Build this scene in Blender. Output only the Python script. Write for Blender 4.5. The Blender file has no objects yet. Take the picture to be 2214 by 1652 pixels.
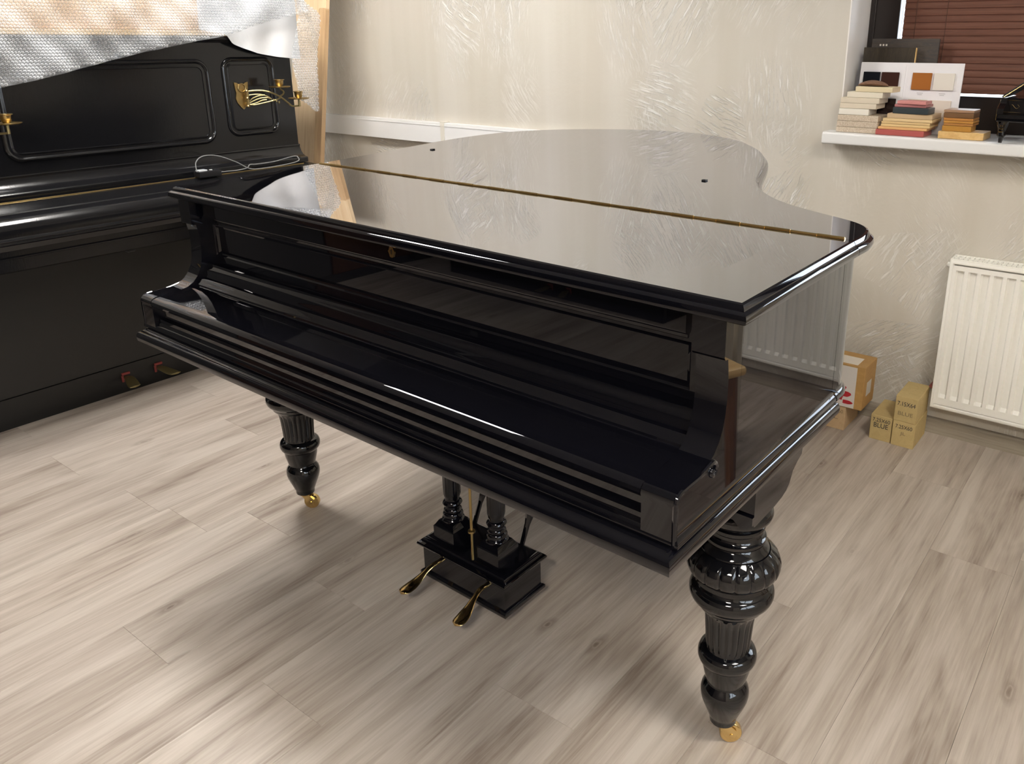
import bpy, bmesh, math, random
from mathutils import Vector, Matrix
random.seed(7)
scene = bpy.context.scene
COL = scene.collection
R = math.radians

# ------------------------------------------------------------------ camera
IW, IH = 2214, 1652
YAW, PITCH, ROLL = -0.62823, 0.31248, 0.00158
CAM = Vector((2.02773, -0.89471, 1.35208))
FPX, PPX, PPY = 1765.06, 1266.494, 659.763
_f = Vector((math.sin(YAW)*math.cos(PITCH), math.cos(YAW)*math.cos(PITCH), -math.sin(PITCH)))
_r0 = Vector((math.cos(YAW), -math.sin(YAW), 0)); _u0 = _r0.cross(_f)
_r = _r0*math.cos(ROLL) + _u0*math.sin(ROLL); _u = -_r0*math.sin(ROLL) + _u0*math.cos(ROLL)
cd = bpy.data.cameras.new('camera'); cam = bpy.data.objects.new('camera', cd); COL.objects.link(cam)
cd.sensor_fit = 'HORIZONTAL'; cd.sensor_width = 36.0; cd.lens = FPX/IW*36.0
cd.shift_x = (IW/2-PPX)/IW; cd.shift_y = (PPY-IH/2)/IW; cd.clip_start = 0.02
m3 = Matrix((_r, _u, -_f)).transposed(); cam.matrix_world = Matrix.Translation(CAM) @ m3.to_4x4()
scene.camera = cam

def at(px, py, ax, val):
    "point where the ray through a photo pixel meets the plane coordinate[ax] = val"
    d = _f + _r*((px-PPX)/FPX) - _u*((py-PPY)/FPX)
    return CAM + d*((val-CAM[ax])/d[ax])

# ------------------------------------------------------------------ world, exposure
w = bpy.data.worlds.new('world'); scene.world = w; w.use_nodes = True
bg = w.node_tree.nodes['Background']; bg.inputs[0].default_value = (0.80, 0.90, 1.0, 1); bg.inputs[1].default_value = 8.0
vs = scene.view_settings
vs.view_transform = 'Standard'; vs.look = 'None'; vs.exposure = 0.0; vs.gamma = 1.0; vs.use_curve_mapping = False

# room extents
XL, XR, YF, YB, ZC = -2.45, 3.7, -3.3, 2.03, 2.72
WT = 0.24                                     # wall thickness at the window
NX0, NX1, NZ0, NZ1 = 1.017, 2.75, 1.012, 2.32   # window recess in the back wall
RWY0, RWY1, RWZ0, RWZ1 = -1.7, 0.3, 0.95, 2.3     # window in the right wall

def portal(name, loc, rot, sx, sy):
    l = bpy.data.lights.new(name, 'AREA'); l.shape = 'RECTANGLE'; l.size = sx; l.size_y = sy; l.cycles.is_portal = True
    o = bpy.data.objects.new(name, l); COL.objects.link(o); o.location = loc; o.rotation_euler = rot
portal('window_portal', ((NX0+NX1)/2, YB+WT+0.12, (NZ0+NZ1)/2), (R(-90), 0, 0), NX1-NX0, NZ1-NZ0)
portal('window_portal', (XR+0.3, (RWY0+RWY1)/2, (RWZ0+RWZ1)/2), (0, R(90), 0), RWZ1-RWZ0, RWY1-RWY0)

# ------------------------------------------------------------------ materials
def mat(name, color=(0.5,0.5,0.5), rough=0.5, metal=0.0, ior=1.5, coat=0.0, spec=None):
    m = bpy.data.materials.new(name); m.use_nodes = True
    b = m.node_tree.nodes['Principled BSDF']
    b.inputs['Base Color'].default_value = (*color, 1); b.inputs['Roughness'].default_value = rough
    b.inputs['Metallic'].default_value = metal; b.inputs['IOR'].default_value = ior
    if coat: b.inputs['Coat Weight'].default_value = coat
    if spec is not None: b.inputs['Specular IOR Level'].default_value = spec
    m.diffuse_color = (*color, 1)
    return m
def nodes(m): return m.node_tree.nodes, m.node_tree.links, m.node_tree.nodes['Principled BSDF']
def ramp(n, stops):
    r = n.new('ShaderNodeValToRGB'); e = r.color_ramp.elements
    while len(e) < len(stops): e.new(0.5)
    for el, (p, c) in zip(e, stops): el.position = p; el.color = (*c, 1) if len(c) == 3 else c
    return r
def noise(n, l, vec, scale, detail=4, rough=0.5, dist=0.0):
    t = n.new('ShaderNodeTexNoise'); t.inputs['Scale'].default_value = scale; t.inputs['Detail'].default_value = detail
    t.inputs['Roughness'].default_value = rough; t.inputs['Distortion'].default_value = dist
    if vec is not None: l.new(vec, t.inputs['Vector'])
    return t
def mapping(n, l, vec, scale=(1,1,1), loc=(0,0,0), rot=(0,0,0)):
    mp = n.new('ShaderNodeMapping'); mp.inputs['Scale'].default_value = scale; mp.inputs['Location'].default_value = loc
    mp.inputs['Rotation'].default_value = rot; l.new(vec, mp.inputs['Vector']); return mp.outputs[0]
def bump(n, l, b, height, strength, dist):
    bp = n.new('ShaderNodeBump'); bp.inputs['Strength'].default_value = strength; bp.inputs['Distance'].default_value = dist
    l.new(height, bp.inputs['Height']); l.new(bp.outputs[0], b.inputs['Normal'])
def math_n(n, l, op, a, bb):
    x = n.new('ShaderNodeMath'); x.operation = op
    for i, v in enumerate((a, bb)):
        if isinstance(v, (int, float)): x.inputs[i].default_value = v
        else: l.new(v, x.inputs[i])
    return x.outputs[0]
def mixc(n, l, fac, a, bb, mode='MIX'):
    x = n.new('ShaderNodeMix'); x.data_type = 'RGBA'; x.blend_type = mode
    for key, v in ((0, fac), (6, a), (7, bb)):
        if isinstance(v, (int, float)): x.inputs[key].default_value = v
        elif isinstance(v, tuple): x.inputs[key].default_value = (*v, 1)
        else: l.new(v, x.inputs[key])
    return x.outputs[2]
def objcoord(n): return n.new('ShaderNodeTexCoord').outputs['Object']

M = {}
def polish(name, base, k, p, rough):
    "deep black high-gloss polish: reflection rises steeply towards grazing angles"
    m = bpy.data.materials.new(name); m.use_nodes = True; n = m.node_tree.nodes; l = m.node_tree.links; n.clear()
    out = n.new('ShaderNodeOutputMaterial'); d = n.new('ShaderNodeBsdfDiffuse'); d.inputs[0].default_value = (*base, 1)
    g = n.new('ShaderNodeBsdfGlossy'); g.inputs['Roughness'].default_value = rough; g.inputs[0].default_value = (0.97, 0.97, 1.0, 1)
    lw = n.new('ShaderNodeLayerWeight'); lw.inputs[0].default_value = 0.5
    f = math_n(n, l, 'MULTIPLY_ADD', math_n(n, l, 'POWER', lw.outputs['Facing'], p), k); f.node.inputs[2].default_value = 0.035
    mx = n.new('ShaderNodeMixShader'); l.new(f, mx.inputs[0]); l.new(d.outputs[0], mx.inputs[1]); l.new(g.outputs[0], mx.inputs[2]); l.new(mx.outputs[0], out.inputs[0])
    m.diffuse_color = (*base, 1); return m
M['lacquer'] = polish('piano_lacquer', (0.0025,0.0025,0.004), 0.90, 3.3, 0.02)
M['lid_lacquer'] = polish('boosted_lid_lacquer', (0.0025,0.0025,0.004), 0.90, 1.9, 0.015)  # copy of the piano lacquer, reflections raised to brighten the lid
M['lacquer_leg'] = mat('leg_lacquer', (0.003,0.003,0.004), 0.06, ior=1.55)
M['satin_black'] = mat('satin_black_paint', (0.005,0.005,0.006), 0.25)
m = M['old_black'] = mat('old_black_polish', (0.006,0.006,0.007), 0.14, ior=1.5)
n, l, b = nodes(m)
c = mapping(n, l, objcoord(n), (3, 3, 0.6))
t = noise(n, l, c, 60, 3); bump(n, l, b, t.outputs[0], 0.05, 0.002)
t = noise(n, l, objcoord(n), 5, 4); rr = n.new('ShaderNodeMapRange'); l.new(t.outputs[0], rr.inputs[0]); rr.inputs[3].default_value = 0.08; rr.inputs[4].default_value = 0.24
l.new(rr.outputs[0], b.inputs['Roughness'])
m = M['matt_black'] = mat('lower_panel_black', (0.006,0.006,0.006), 0.32)
M['brass'] = mat('polished_brass', (0.72,0.52,0.23), 0.16, 1.0)
M['old_brass'] = mat('aged_brass', (0.40,0.285,0.12), 0.33, 1.0)
M['dull_brass'] = mat('dull_brass', (0.33,0.27,0.13), 0.5, 1.0)
M['red_felt'] = mat('red_felt', (0.22,0.04,0.035), 0.9)
M['black_rubber'] = mat('black_rubber', (0.01,0.01,0.012), 0.35)
M['clear_plastic'] = mat('clear_plastic', (0.5,0.52,0.54), 0.1)
M['grey_cable'] = mat('grey_cable', (0.22,0.22,0.22), 0.35)
M['white_paint'] = mat('white_radiator_enamel', (0.87,0.86,0.81), 0.25)
M['white_plastic'] = mat('white_plastic', (0.78,0.78,0.78), 0.35)
M['dark_frame'] = mat('dark_brown_window_frame', (0.016,0.011,0.010), 0.3)
M['reveal'] = mat('reveal_paint', (0.80,0.77,0.75), 0.6)
M['ceiling'] = mat('dimmed_ceiling', (0.42,0.41,0.40), 0.8)  # greyed to cut bounced fill light and darken reflections
M['ink'] = mat('stencil_ink', (0.02,0.025,0.03), 0.7)
M['faint_ink'] = mat('faint_stencil_ink', (0.22,0.17,0.09), 0.8)
M['dark'] = mat('dark_gap', (0.008,0.007,0.006), 0.8)

# decorative trowelled plaster: patches of short parallel trowel strokes, each patch with its own direction
m = M['plaster'] = mat('pearly_trowelled_plaster', (0.6,0.55,0.46), 0.5)
n, l, b = nodes(m); oc = objcoord(n)
warp = noise(n, l, oc, 3.0, 3, 0.5)
vm = n.new('ShaderNodeVectorMath'); vm.operation = 'MULTIPLY_ADD'; l.new(warp.outputs['Color'], vm.inputs[0]); vm.inputs[1].default_value = (0.10,0.10,0.10); l.new(oc, vm.inputs[2])
flat = mapping(n, l, vm.outputs[0], (1, 1, 1))
def strokes(scale, off, freq, lo, hi):
    vor = n.new('ShaderNodeTexVoronoi'); vor.feature = 'F1'; vor.inputs['Scale'].default_value = scale
    l.new(mapping(n, l, flat, (1, 0.05, 0.8), off), vor.inputs['Vector'])
    sep = n.new('ShaderNodeSeparateColor'); l.new(vor.outputs['Color'], sep.inputs[0])
    vr = n.new('ShaderNodeVectorRotate'); vr.rotation_type = 'Y_AXIS'; l.new(flat, vr.inputs['Vector'])
    ang = math_n(n, l, 'MULTIPLY_ADD', sep.outputs[0], 2.2); ang.node.inputs[2].default_value = -0.9; l.new(ang, vr.inputs['Angle'])
    cmb = n.new('ShaderNodeCombineXYZ'); l.new(math_n(n, l, 'MULTIPLY', sep.outputs[1], 9.0), cmb.inputs[1])
    va = n.new('ShaderNodeVectorMath'); l.new(vr.outputs[0], va.inputs[0]); l.new(cmb.outputs[0], va.inputs[1])
    st = noise(n, l, mapping(n, l, va.outputs[0], (freq, 1, freq*0.10)), 1.0, 5, 0.6, 0.25)
    rp = ramp(n, [(lo, (0,0,0)), (hi, (1,1,1))]); l.new(st.outputs[0], rp.inputs[0])
    fade = n.new('ShaderNodeMapRange'); l.new(vor.outputs['Distance'], fade.inputs[0]); fade.inputs[1].default_value = 0.30; fade.inputs[2].default_value = 0.62; fade.inputs[3].default_value = 1.0; fade.inputs[4].default_value = 0.0
    on = n.new('ShaderNodeMapRange'); l.new(sep.outputs[2], on.inputs[0]); on.inputs[1].default_value = 0.40; on.inputs[2].default_value = 0.70
    return math_n(n, l, 'MULTIPLY', math_n(n, l, 'MULTIPLY', rp.outputs[0], fade.outputs[0]), on.outputs[0])
mask = math_n(n, l, 'MAXIMUM', strokes(3.0, (0,0,0), 130, 0.50, 0.64), strokes(4.6, (3.3,0,1.7), 170, 0.52, 0.66))
band = noise(n, l, mapping(n, l, oc, (7, 7, 0.5)), 1.0, 3)
br_ = ramp(n, [(0.35, (0.555,0.515,0.445)), (0.65, (0.605,0.57,0.51))]); l.new(band.outputs[0], br_.inputs[0])
l.new(mixc(n, l, mask, br_.outputs[0], (0.90,0.885,0.85)), b.inputs['Base Color'])  # strokes are also lightened in colour, standing in for their glints
ro = n.new('ShaderNodeMapRange'); l.new(mask, ro.inputs[0]); ro.inputs[3].default_value = 0.48; ro.inputs[4].default_value = 0.22
l.new(ro.outputs[0], b.inputs['Roughness'])
hh = math_n(n, l, 'ADD', mask, math_n(n, l, 'MULTIPLY', noise(n, l, oc, 45, 4).outputs[0], 0.30))
bump(n, l, b, hh, 0.8, 0.004)

def grain(name, stops, scale=(1,1,1), freq=6.0, rough=0.45, bumps=0.15, use_random=True, knots=False, dist=1.2):
    """wood: stretched noise (long axis = the axis with the small scale)"""
    m = mat(name, stops[len(stops)//2][1], rough); n, l, b = nodes(m)
    oc = objcoord(n)
    if use_random:
        oi = n.new('ShaderNodeObjectInfo')
        cmb = n.new('ShaderNodeCombineXYZ')
        for i, k in enumerate((37.0, 71.0, 13.0)): l.new(math_n(n, l, 'MULTIPLY', oi.outputs['Random'], k), cmb.inputs[i])
        va = n.new('ShaderNodeVectorMath'); l.new(oc, va.inputs[0]); l.new(cmb.outputs[0], va.inputs[1]); oc = va.outputs[0]
    v = mapping(n, l, oc, scale)
    a = noise(n, l, v, freq, 6, 0.62, dist)
    f = noise(n, l, mapping(n, l, oc, tuple(s*5 for s in scale)), freq, 4, 0.6)
    mixv = math_n(n, l, 'ADD', math_n(n, l, 'MULTIPLY', a.outputs[0], 0.70), math_n(n, l, 'MULTIPLY', f.outputs[0], 0.30))
    rp = ramp(n, stops); l.new(mixv, rp.inputs[0])
    out = rp.outputs[0]
    if knots:
        vo = n.new('ShaderNodeTexVoronoi'); vo.voronoi_dimensions = '2D'; vo.feature = 'F1'; vo.inputs['Scale'].default_value = 1.0; vo.inputs['Randomness'].default_value = 1.0
        kv = mapping(n, l, oc, knots)
        nz = noise(n, l, oc, 14, 3)
        va2 = n.new('ShaderNodeVectorMath'); va2.operation = 'MULTIPLY_ADD'; l.new(nz.outputs['Color'], va2.inputs[0]); va2.inputs[1].default_value = (0.12,0.12,0.12); l.new(kv, va2.inputs[2])
        l.new(va2.outputs[0], vo.inputs['Vector'])
        kr = ramp(n, [(0.0, (0.62,0.58,0.56)), (0.022, (0.74,0.71,0.70)), (0.030, (0.90,0.89,0.88)), (0.042, (0.78,0.76,0.75)), (0.085, (1,1,1))]); l.new(vo.outputs['Distance'], kr.inputs[0])
        out = mixc(n, l, 1.0, out, kr.outputs[0], 'MULTIPLY')
    if use_random:
        hv = n.new('ShaderNodeHueSaturation'); l.new(out, hv.inputs['Color'])
        mr = n.new('ShaderNodeMapRange'); l.new(oi.outputs['Random'], mr.inputs[0]); mr.inputs[3].default_value = 0.95; mr.inputs[4].default_value = 1.04
        l.new(mr.outputs[0], hv.inputs['Value']); out = hv.outputs[0]
    l.new(out, b.inputs['Base Color'])
    if bumps: bump(n, l, b, mixv, bumps, 0.001)
    return m
def laminate():
    m = mat('greige_laminate', (0.42,0.36,0.31), 0.40); n, l, b = nodes(m)
    oi = n.new('ShaderNodeObjectInfo'); cmb = n.new('ShaderNodeCombineXYZ')
    for i, k in enumerate((37.0, 71.0, 13.0)): l.new(math_n(n, l, 'MULTIPLY', oi.outputs['Random'], k), cmb.inputs[i])
    va = n.new('ShaderNodeVectorMath'); l.new(objcoord(n), va.inputs[0]); l.new(cmb.outputs[0], va.inputs[1]); oc = va.outputs[0]
    broad = noise(n, l, mapping(n, l, oc, (7.5, 0.75, 1)), 1.6, 4, 0.55, 0.8).outputs[0]
    streak = noise(n, l, mapping(n, l, oc, (26, 1.1, 1)), 1.6, 5, 0.6, 0.5).outputs[0]
    fine = noise(n, l, mapping(n, l, oc, (190, 7, 1)), 1.0, 3, 0.6).outputs[0]
    iso = noise(n, l, mapping(n, l, oc, (4.2, 0.55, 1)), 1.5, 2, 0.4, 0.3).outputs[0]
    ring = math_n(n, l, 'SINE', math_n(n, l, 'MULTIPLY', iso, 95.0), 0.0)
    v = math_n(n, l, 'ADD', math_n(n, l, 'MULTIPLY', broad, 0.50), math_n(n, l, 'MULTIPLY', streak, 0.30))
    v = math_n(n, l, 'ADD', v, math_n(n, l, 'MULTIPLY', fine, 0.20)); v = math_n(n, l, 'ADD', v, math_n(n, l, 'MULTIPLY', ring, 0.012))
    rp = ramp(n, [(0.36, (0.245,0.193,0.160)), (0.44, (0.360,0.302,0.256)), (0.52, (0.437,0.377,0.326)), (0.61, (0.515,0.455,0.400))]); l.new(v, rp.inputs[0])
    vo = n.new('ShaderNodeTexVoronoi'); vo.voronoi_dimensions = '2D'; vo.inputs['Scale'].default_value = 1.0
    nz = noise(n, l, oc, 16, 3); va2 = n.new('ShaderNodeVectorMath'); va2.operation = 'MULTIPLY_ADD'; l.new(nz.outputs['Color'], va2.inputs[0]); va2.inputs[1].default_value = (0.10,0.10,0.10); l.new(mapping(n, l, oc, (5.0, 2.0, 1)), va2.inputs[2])
    l.new(va2.outputs[0], vo.inputs['Vector'])
    sep = n.new('ShaderNodeSeparateColor'); l.new(vo.outputs['Color'], sep.inputs[0])
    kr = ramp(n, [(0.0, (0.46,0.42,0.40)), (0.020, (0.60,0.56,0.54)), (0.030, (0.88,0.86,0.85)), (0.045, (0.72,0.69,0.67)), (0.095, (1,1,1))]); l.new(vo.outputs['Distance'], kr.inputs[0])
    on = n.new('ShaderNodeMapRange'); l.new(sep.outputs[0], on.inputs[0]); on.inputs[1].default_value = 0.35; on.inputs[2].default_value = 0.75
    out = mixc(n, l, on.outputs[0], rp.outputs[0], mixc(n, l, 1.0, rp.outputs[0], kr.outputs[0], 'MULTIPLY'))
    hv = n.new('ShaderNodeHueSaturation'); l.new(out, hv.inputs['Color']); mr = n.new('ShaderNodeMapRange'); l.new(oi.outputs['Random'], mr.inputs[0]); mr.inputs[3].default_value = 0.95; mr.inputs[4].default_value = 1.05
    l.new(mr.outputs[0], hv.inputs['Value']); l.new(hv.outputs[0], b.inputs['Base Color'])
    bump(n, l, b, v, 0.15, 0.001); return m
M['floor'] = laminate()
M['skirting'] = grain('grey_laminate_skirting', [(0.3,(0.16,0.13,0.105)), (0.5,(0.30,0.26,0.21)), (0.7,(0.40,0.36,0.29))], (0.6, 20, 20), 2.0, 0.5, 0.1, False)
M['pale_board'] = grain('pale_plywood', [(0.3,(0.62,0.42,0.24)), (0.5,(0.74,0.55,0.34)), (0.7,(0.80,0.63,0.42))], (12, 12, 0.8), 2.0, 0.5)
M['tan_board'] = grain('tan_board', [(0.3,(0.44,0.27,0.14)), (0.5,(0.56,0.37,0.20)), (0.7,(0.62,0.43,0.25))], (14, 14, 0.8), 2.0, 0.5)
M['honey'] = grain('honey_wood', [(0.3,(0.56,0.33,0.12)), (0.5,(0.70,0.46,0.19)), (0.7,(0.76,0.54,0.26))], (10, 1, 10), 2.0, 0.4)
M['slat'] = grain('brown_blind_slat', [(0.3,(0.085,0.032,0.020)), (0.5,(0.135,0.052,0.032)), (0.7,(0.17,0.072,0.045))], (1.2, 40, 40), 2.0, 0.4, 0.05)
M['dark_oak'] = grain('dark_stained_oak', [(0.3,(0.018,0.014,0.010)), (0.5,(0.035,0.027,0.018)), (0.7,(0.065,0.048,0.03))], (30, 30, 5), 1.6, 0.4, 0.2, False, False, 2.5)
M['grey_veneer'] = grain('grey_brown_veneer', [(0.3,(0.028,0.024,0.021)), (0.48,(0.075,0.06,0.05)), (0.56,(0.05,0.045,0.045)), (0.7,(0.17,0.12,0.08))], (3.5, 20, 26), 1.6, 0.45, 0.1, False, False, 2.0)
M['kraft'] = grain('kraft_card', [(0.3,(0.47,0.35,0.155)), (0.7,(0.56,0.43,0.20))], (6,6,6), 5, 0.75, 0.1)
M['kraft2'] = grain('pale_kraft_card', [(0.3,(0.52,0.36,0.20)), (0.7,(0.60,0.43,0.25))], (6,6,6), 5, 0.75, 0.1)
M['carton'] = grain('orange_brown_carton', [(0.3,(0.42,0.235,0.075)), (0.7,(0.52,0.31,0.11))], (6,6,6), 4, 0.55, 0.1)
M['speckle'] = grain('chipboard', [(0.35,(0.36,0.27,0.19)), (0.5,(0.52,0.43,0.33)), (0.68,(0.72,0.66,0.56))], (60,60,60), 4, 0.6)
M['bark'] = grain('bark', [(0.3,(0.10,0.05,0.03)), (0.7,(0.28,0.15,0.09))], (20,60,60), 2, 0.8, 0.6)
M['foam'] = mat('white_foam_sheet', (0.82,0.82,0.83), 0.55)
n, l, b = nodes(M['foam']); t = noise(n, l, objcoord(n), 14, 4); bump(n, l, b, t.outputs[0], 0.25, 0.01)
b.inputs['Subsurface Weight'].default_value = 0.0

# clear film: mostly transparent, milky towards grazing angles
def film(name, lo, hi):
    m = bpy.data.materials.new(name); m.use_nodes = True; n = m.node_tree.nodes; l = m.node_tree.links; n.clear()
    out = n.new('ShaderNodeOutputMaterial'); tr = n.new('ShaderNodeBsdfTransparent'); tr.inputs[0].default_value = (0.96,0.97,0.98,1)
    p = n.new('ShaderNodeBsdfPrincipled'); p.inputs['Base Color'].default_value = (0.82,0.83,0.85,1); p.inputs['Roughness'].default_value = 0.13; p.inputs['IOR'].default_value = 1.5
    lw = n.new('ShaderNodeLayerWeight'); lw.inputs[0].default_value = 0.45
    mr = n.new('ShaderNodeMapRange'); mr.inputs[1].default_value = 0.05; mr.inputs[2].default_value = 0.75; mr.inputs[3].default_value = lo; mr.inputs[4].default_value = hi
    l.new(lw.outputs['Facing'], mr.inputs[0])
    mx = n.new('ShaderNodeMixShader'); l.new(mr.outputs[0], mx.inputs[0]); l.new(tr.outputs[0], mx.inputs[1]); l.new(p.outputs[0], mx.inputs[2]); l.new(mx.outputs[0], out.inputs[0])
    return m
M['film'] = film('bubble_wrap_film', 0.20, 0.45)
M['bubble'] = film('bubble_wrap_bubbles', 0.14, 0.92)
def glass(name):
    m = bpy.data.materials.new(name); m.use_nodes = True; n = m.node_tree.nodes; l = m.node_tree.links; n.clear()
    out = n.new('ShaderNodeOutputMaterial'); tr = n.new('ShaderNodeBsdfTransparent'); g = n.new('ShaderNodeBsdfGlossy'); g.inputs['Roughness'].default_value = 0.02
    fr = n.new('ShaderNodeFresnel'); fr.inputs[0].default_value = 1.45
    mx = n.new('ShaderNodeMixShader'); l.new(fr.outputs[0], mx.inputs[0]); l.new(tr.outputs[0], mx.inputs[1]); l.new(g.outputs[0], mx.inputs[2]); l.new(mx.outputs[0], out.inputs[0])
    return m
M['glass'] = glass('window_glass')
def emit(name, color, s):
    m = bpy.data.materials.new(name); m.use_nodes = True; n = m.node_tree.nodes; l = m.node_tree.links; n.clear()
    out = n.new('ShaderNodeOutputMaterial'); e = n.new('ShaderNodeEmission'); e.inputs[0].default_value = (*color, 1); e.inputs[1].default_value = s; l.new(e.outputs[0], out.inputs[0]); return m
LAMP = 68.0
M['lamp'] = emit('lamp_diffuser', (1.0, 0.965, 0.915), LAMP)
M['lamp_warm'] = emit('warm_lamp_diffuser', (1.0, 0.93, 0.82), 50.0)
M['lamp_fill'] = emit('front_fill_diffuser', (1.0, 0.93, 0.82), 76.0)  # fill lamp added to brighten the back wall and front floor
_solid = {}
def solid(c, rough=0.5):
    k = (c, rough)
    if k not in _solid: _solid[k] = mat('paint_%02d' % len(_solid), c, rough)
    return _solid[k]

# ------------------------------------------------------------------ mesh helpers
class MB:
    def __init__(s): s.v = []; s.f = []; s.flat = set()
    def add(s, vs, fs):
        o = len(s.v); s.v += [tuple(p) for p in vs]; s.f += [tuple(i+o for i in f) for f in fs]; return s
    def box(s, x0, x1, y0, y1, z0, z1, bev=0.0, seg=2):
        if bev <= 0:
            return s.add([(x0,y0,z0),(x1,y0,z0),(x1,y1,z0),(x0,y1,z0),(x0,y0,z1),(x1,y0,z1),(x1,y1,z1),(x0,y1,z1)],
                         [(0,3,2,1),(4,5,6,7),(0,1,5,4),(1,2,6,5),(2,3,7,6),(3,0,4,7)])
        bm = bmesh.new(); bmesh.ops.create_cube(bm, size=1.0)
        for v in bm.verts: v.co = ((x0+x1)/2+v.co.x*(x1-x0), (y0+y1)/2+v.co.y*(y1-y0), (z0+z1)/2+v.co.z*(z1-z0))
        bmesh.ops.bevel(bm, geom=bm.edges[:], offset=min(bev, .45*min(x1-x0, y1-y0, z1-z0)), segments=seg, affect='EDGES', profile=0.5)
        bm.verts.index_update(); s.add([v.co[:] for v in bm.verts], [[v.index for v in f.verts] for f in bm.faces]); bm.free(); return s
    def extrude(s, pts, ax, a0, a1):
        "closed 2-D polygon extruded along axis ax; pts are the two other coordinates in xyz order"
        def mk(p, a):
            q = list(p); q.insert(ax, a); return q
        k = len(pts)
        return s.add([mk(p, a0) for p in pts]+[mk(p, a1) for p in pts],
                     [tuple(range(k)), tuple(range(2*k-1, k-1, -1))]+[(i, (i+1) % k, (i+1) % k+k, i+k) for i in range(k)])
    def lathe(s, prof, cx=0, cy=0, n=40, mod=None, cap=True):
        vs = []; fs = []
        for j, (z, r) in enumerate(prof):
            for i in range(n):
                a = 2*math.pi*i/n; rr = r*(mod(a, z) if mod else 1)
                vs.append((cx+rr*math.cos(a), cy+rr*math.sin(a), z))
        for j in range(len(prof)-1):
            for i in range(n): fs.append((j*n+i, j*n+(i+1) % n, (j+1)*n+(i+1) % n, (j+1)*n+i))
        if cap: fs += [tuple(range(n)), tuple(range((len(prof)-1)*n, len(prof)*n))]
        return s.add(vs, fs)
    def tube(s, path, r, n=8, cap=True):
        path = [Vector(p) for p in path]; vs = []; fs = []; prev = None
        for i, p in enumerate(path):
            t = (path[min(i+1, len(path)-1)]-path[max(i-1, 0)]).normalized()
            if prev is None:
                a = Vector((0,0,1)) if abs(t.z) < 0.9 else Vector((1,0,0)); u = t.cross(a).normalized()
            else: u = (prev - t*prev.dot(t)).normalized()
            prev = u; v = t.cross(u); rr = r[i] if isinstance(r, (list, tuple)) else r
            for k in range(n):
                a = 2*math.pi*k/n; vs.append(p+(u*math.cos(a)+v*math.sin(a))*rr)
        for i in range(len(path)-1):
            for k in range(n): fs.append((i*n+k, i*n+(k+1) % n, (i+1)*n+(k+1) % n, (i+1)*n+k))
        if cap: fs += [tuple(range(n)), tuple(range((len(path)-1)*n, len(path)*n))]
        return s.add(vs, fs)
    def ring(s, outline, inward, prof, cap0=True, cap1=True):
        "sweep a (inset, z) profile round a closed outline"
        k = len(outline); vs = []; fs = []
        for ins, z in prof:
            for (x, y), (nx, ny) in zip(outline, inward): vs.append((x+nx*ins, y+ny*ins, z))
        for j in range(len(prof)-1):
            for i in range(k): fs.append((j*k+i, j*k+(i+1) % k, (j+1)*k+(i+1) % k, (j+1)*k+i))
        o = len(s.f)
        if cap0: s.flat.add(o+len(fs)); fs.append(tuple(range(k)))
        if cap1: s.flat.add(o+len(fs)); fs.append(tuple(range((len(prof)-1)*k, len(prof)*k)))
        return s.add(vs, fs)
    def grid(s, rows):
        k = len(rows[0]); vs = [p for r in rows for p in r]
        return s.add(vs, [(j*k+i, j*k+i+1, (j+1)*k+i+1, (j+1)*k+i) for j in range(len(rows)-1) for i in range(k-1)])
    def map(s, fn): s.v = [tuple(fn(p)) for p in s.v]; return s
    def mesh(s, name, m, angle=35):
        me = bpy.data.meshes.new(name); me.from_pydata(s.v, [], s.f)
        bm = bmesh.new(); bm.from_mesh(me); bmesh.ops.recalc_face_normals(bm, faces=bm.faces[:]); bm.to_mesh(me); bm.free()
        if m is not None: me.materials.append(m)
        if angle:
            me.shade_smooth(); me.set_sharp_from_angle(angle=R(angle))
            for i in s.flat: me.polygons[i].use_smooth = False
        me.update(); return me
    def build(s, name, m, parent=None, angle=35, loc=None):
        if isinstance(m, str): m = M[m]
        o = link(name, s.mesh(name, m, angle), parent, loc)
        if angle:
            wn = o.modifiers.new('weighted_normals', 'WEIGHTED_NORMAL'); wn.keep_sharp = True; wn.mode = 'FACE_AREA'; wn.weight = 70
        return o
def link(name, me, parent=None, loc=None):
    o = bpy.data.objects.new(name, me); COL.objects.link(o)
    if parent is not None: o.parent = parent
    if loc is not None: o.location = loc
    return o
def inward_vecs(pts):
    k = len(pts); out = []
    area = sum(pts[i][0]*pts[(i+1) % k][1]-pts[(i+1) % k][0]*pts[i][1] for i in range(k))
    sg = 1 if area > 0 else -1
    for i in range(k):
        a = Vector(pts[i-1]); b = Vector(pts[i]); c = Vector(pts[(i+1) % k])
        d1 = (b-a).normalized(); d2 = (c-b).normalized()
        n1 = Vector((-d1.y, d1.x))*sg; n2 = Vector((-d2.y, d2.x))*sg
        mm = (n1+n2); q = mm.dot(n1)
        out.append(tuple(mm/q) if abs(q) > 0.3 else tuple(n1))
    return out
def spline(pts, per=6):
    out = []; P = [Vector(p) for p in pts]
    for i in range(len(P)-1):
        p0 = P[max(i-1, 0)]; p1 = P[i]; p2 = P[i+1]; p3 = P[min(i+2, len(P)-1)]
        for k in range(per):
            t = k/per
            out.append(0.5*((2*p1)+(p2-p0)*t+(2*p0-5*p1+4*p2-p3)*t*t+(3*p1-p0-3*p2+p3)*t**3))
    out.append(P[-1]); return [tuple(p) for p in out]
def thing(name, label, cat, loc=(0,0,0), rotz=0.0, group=None):
    o = bpy.data.objects.new(name, None); COL.objects.link(o); o.location = loc; o.rotation_euler = (0,0,rotz); o.empty_display_size = 0.05
    return tag(o, label, cat, group)
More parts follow.
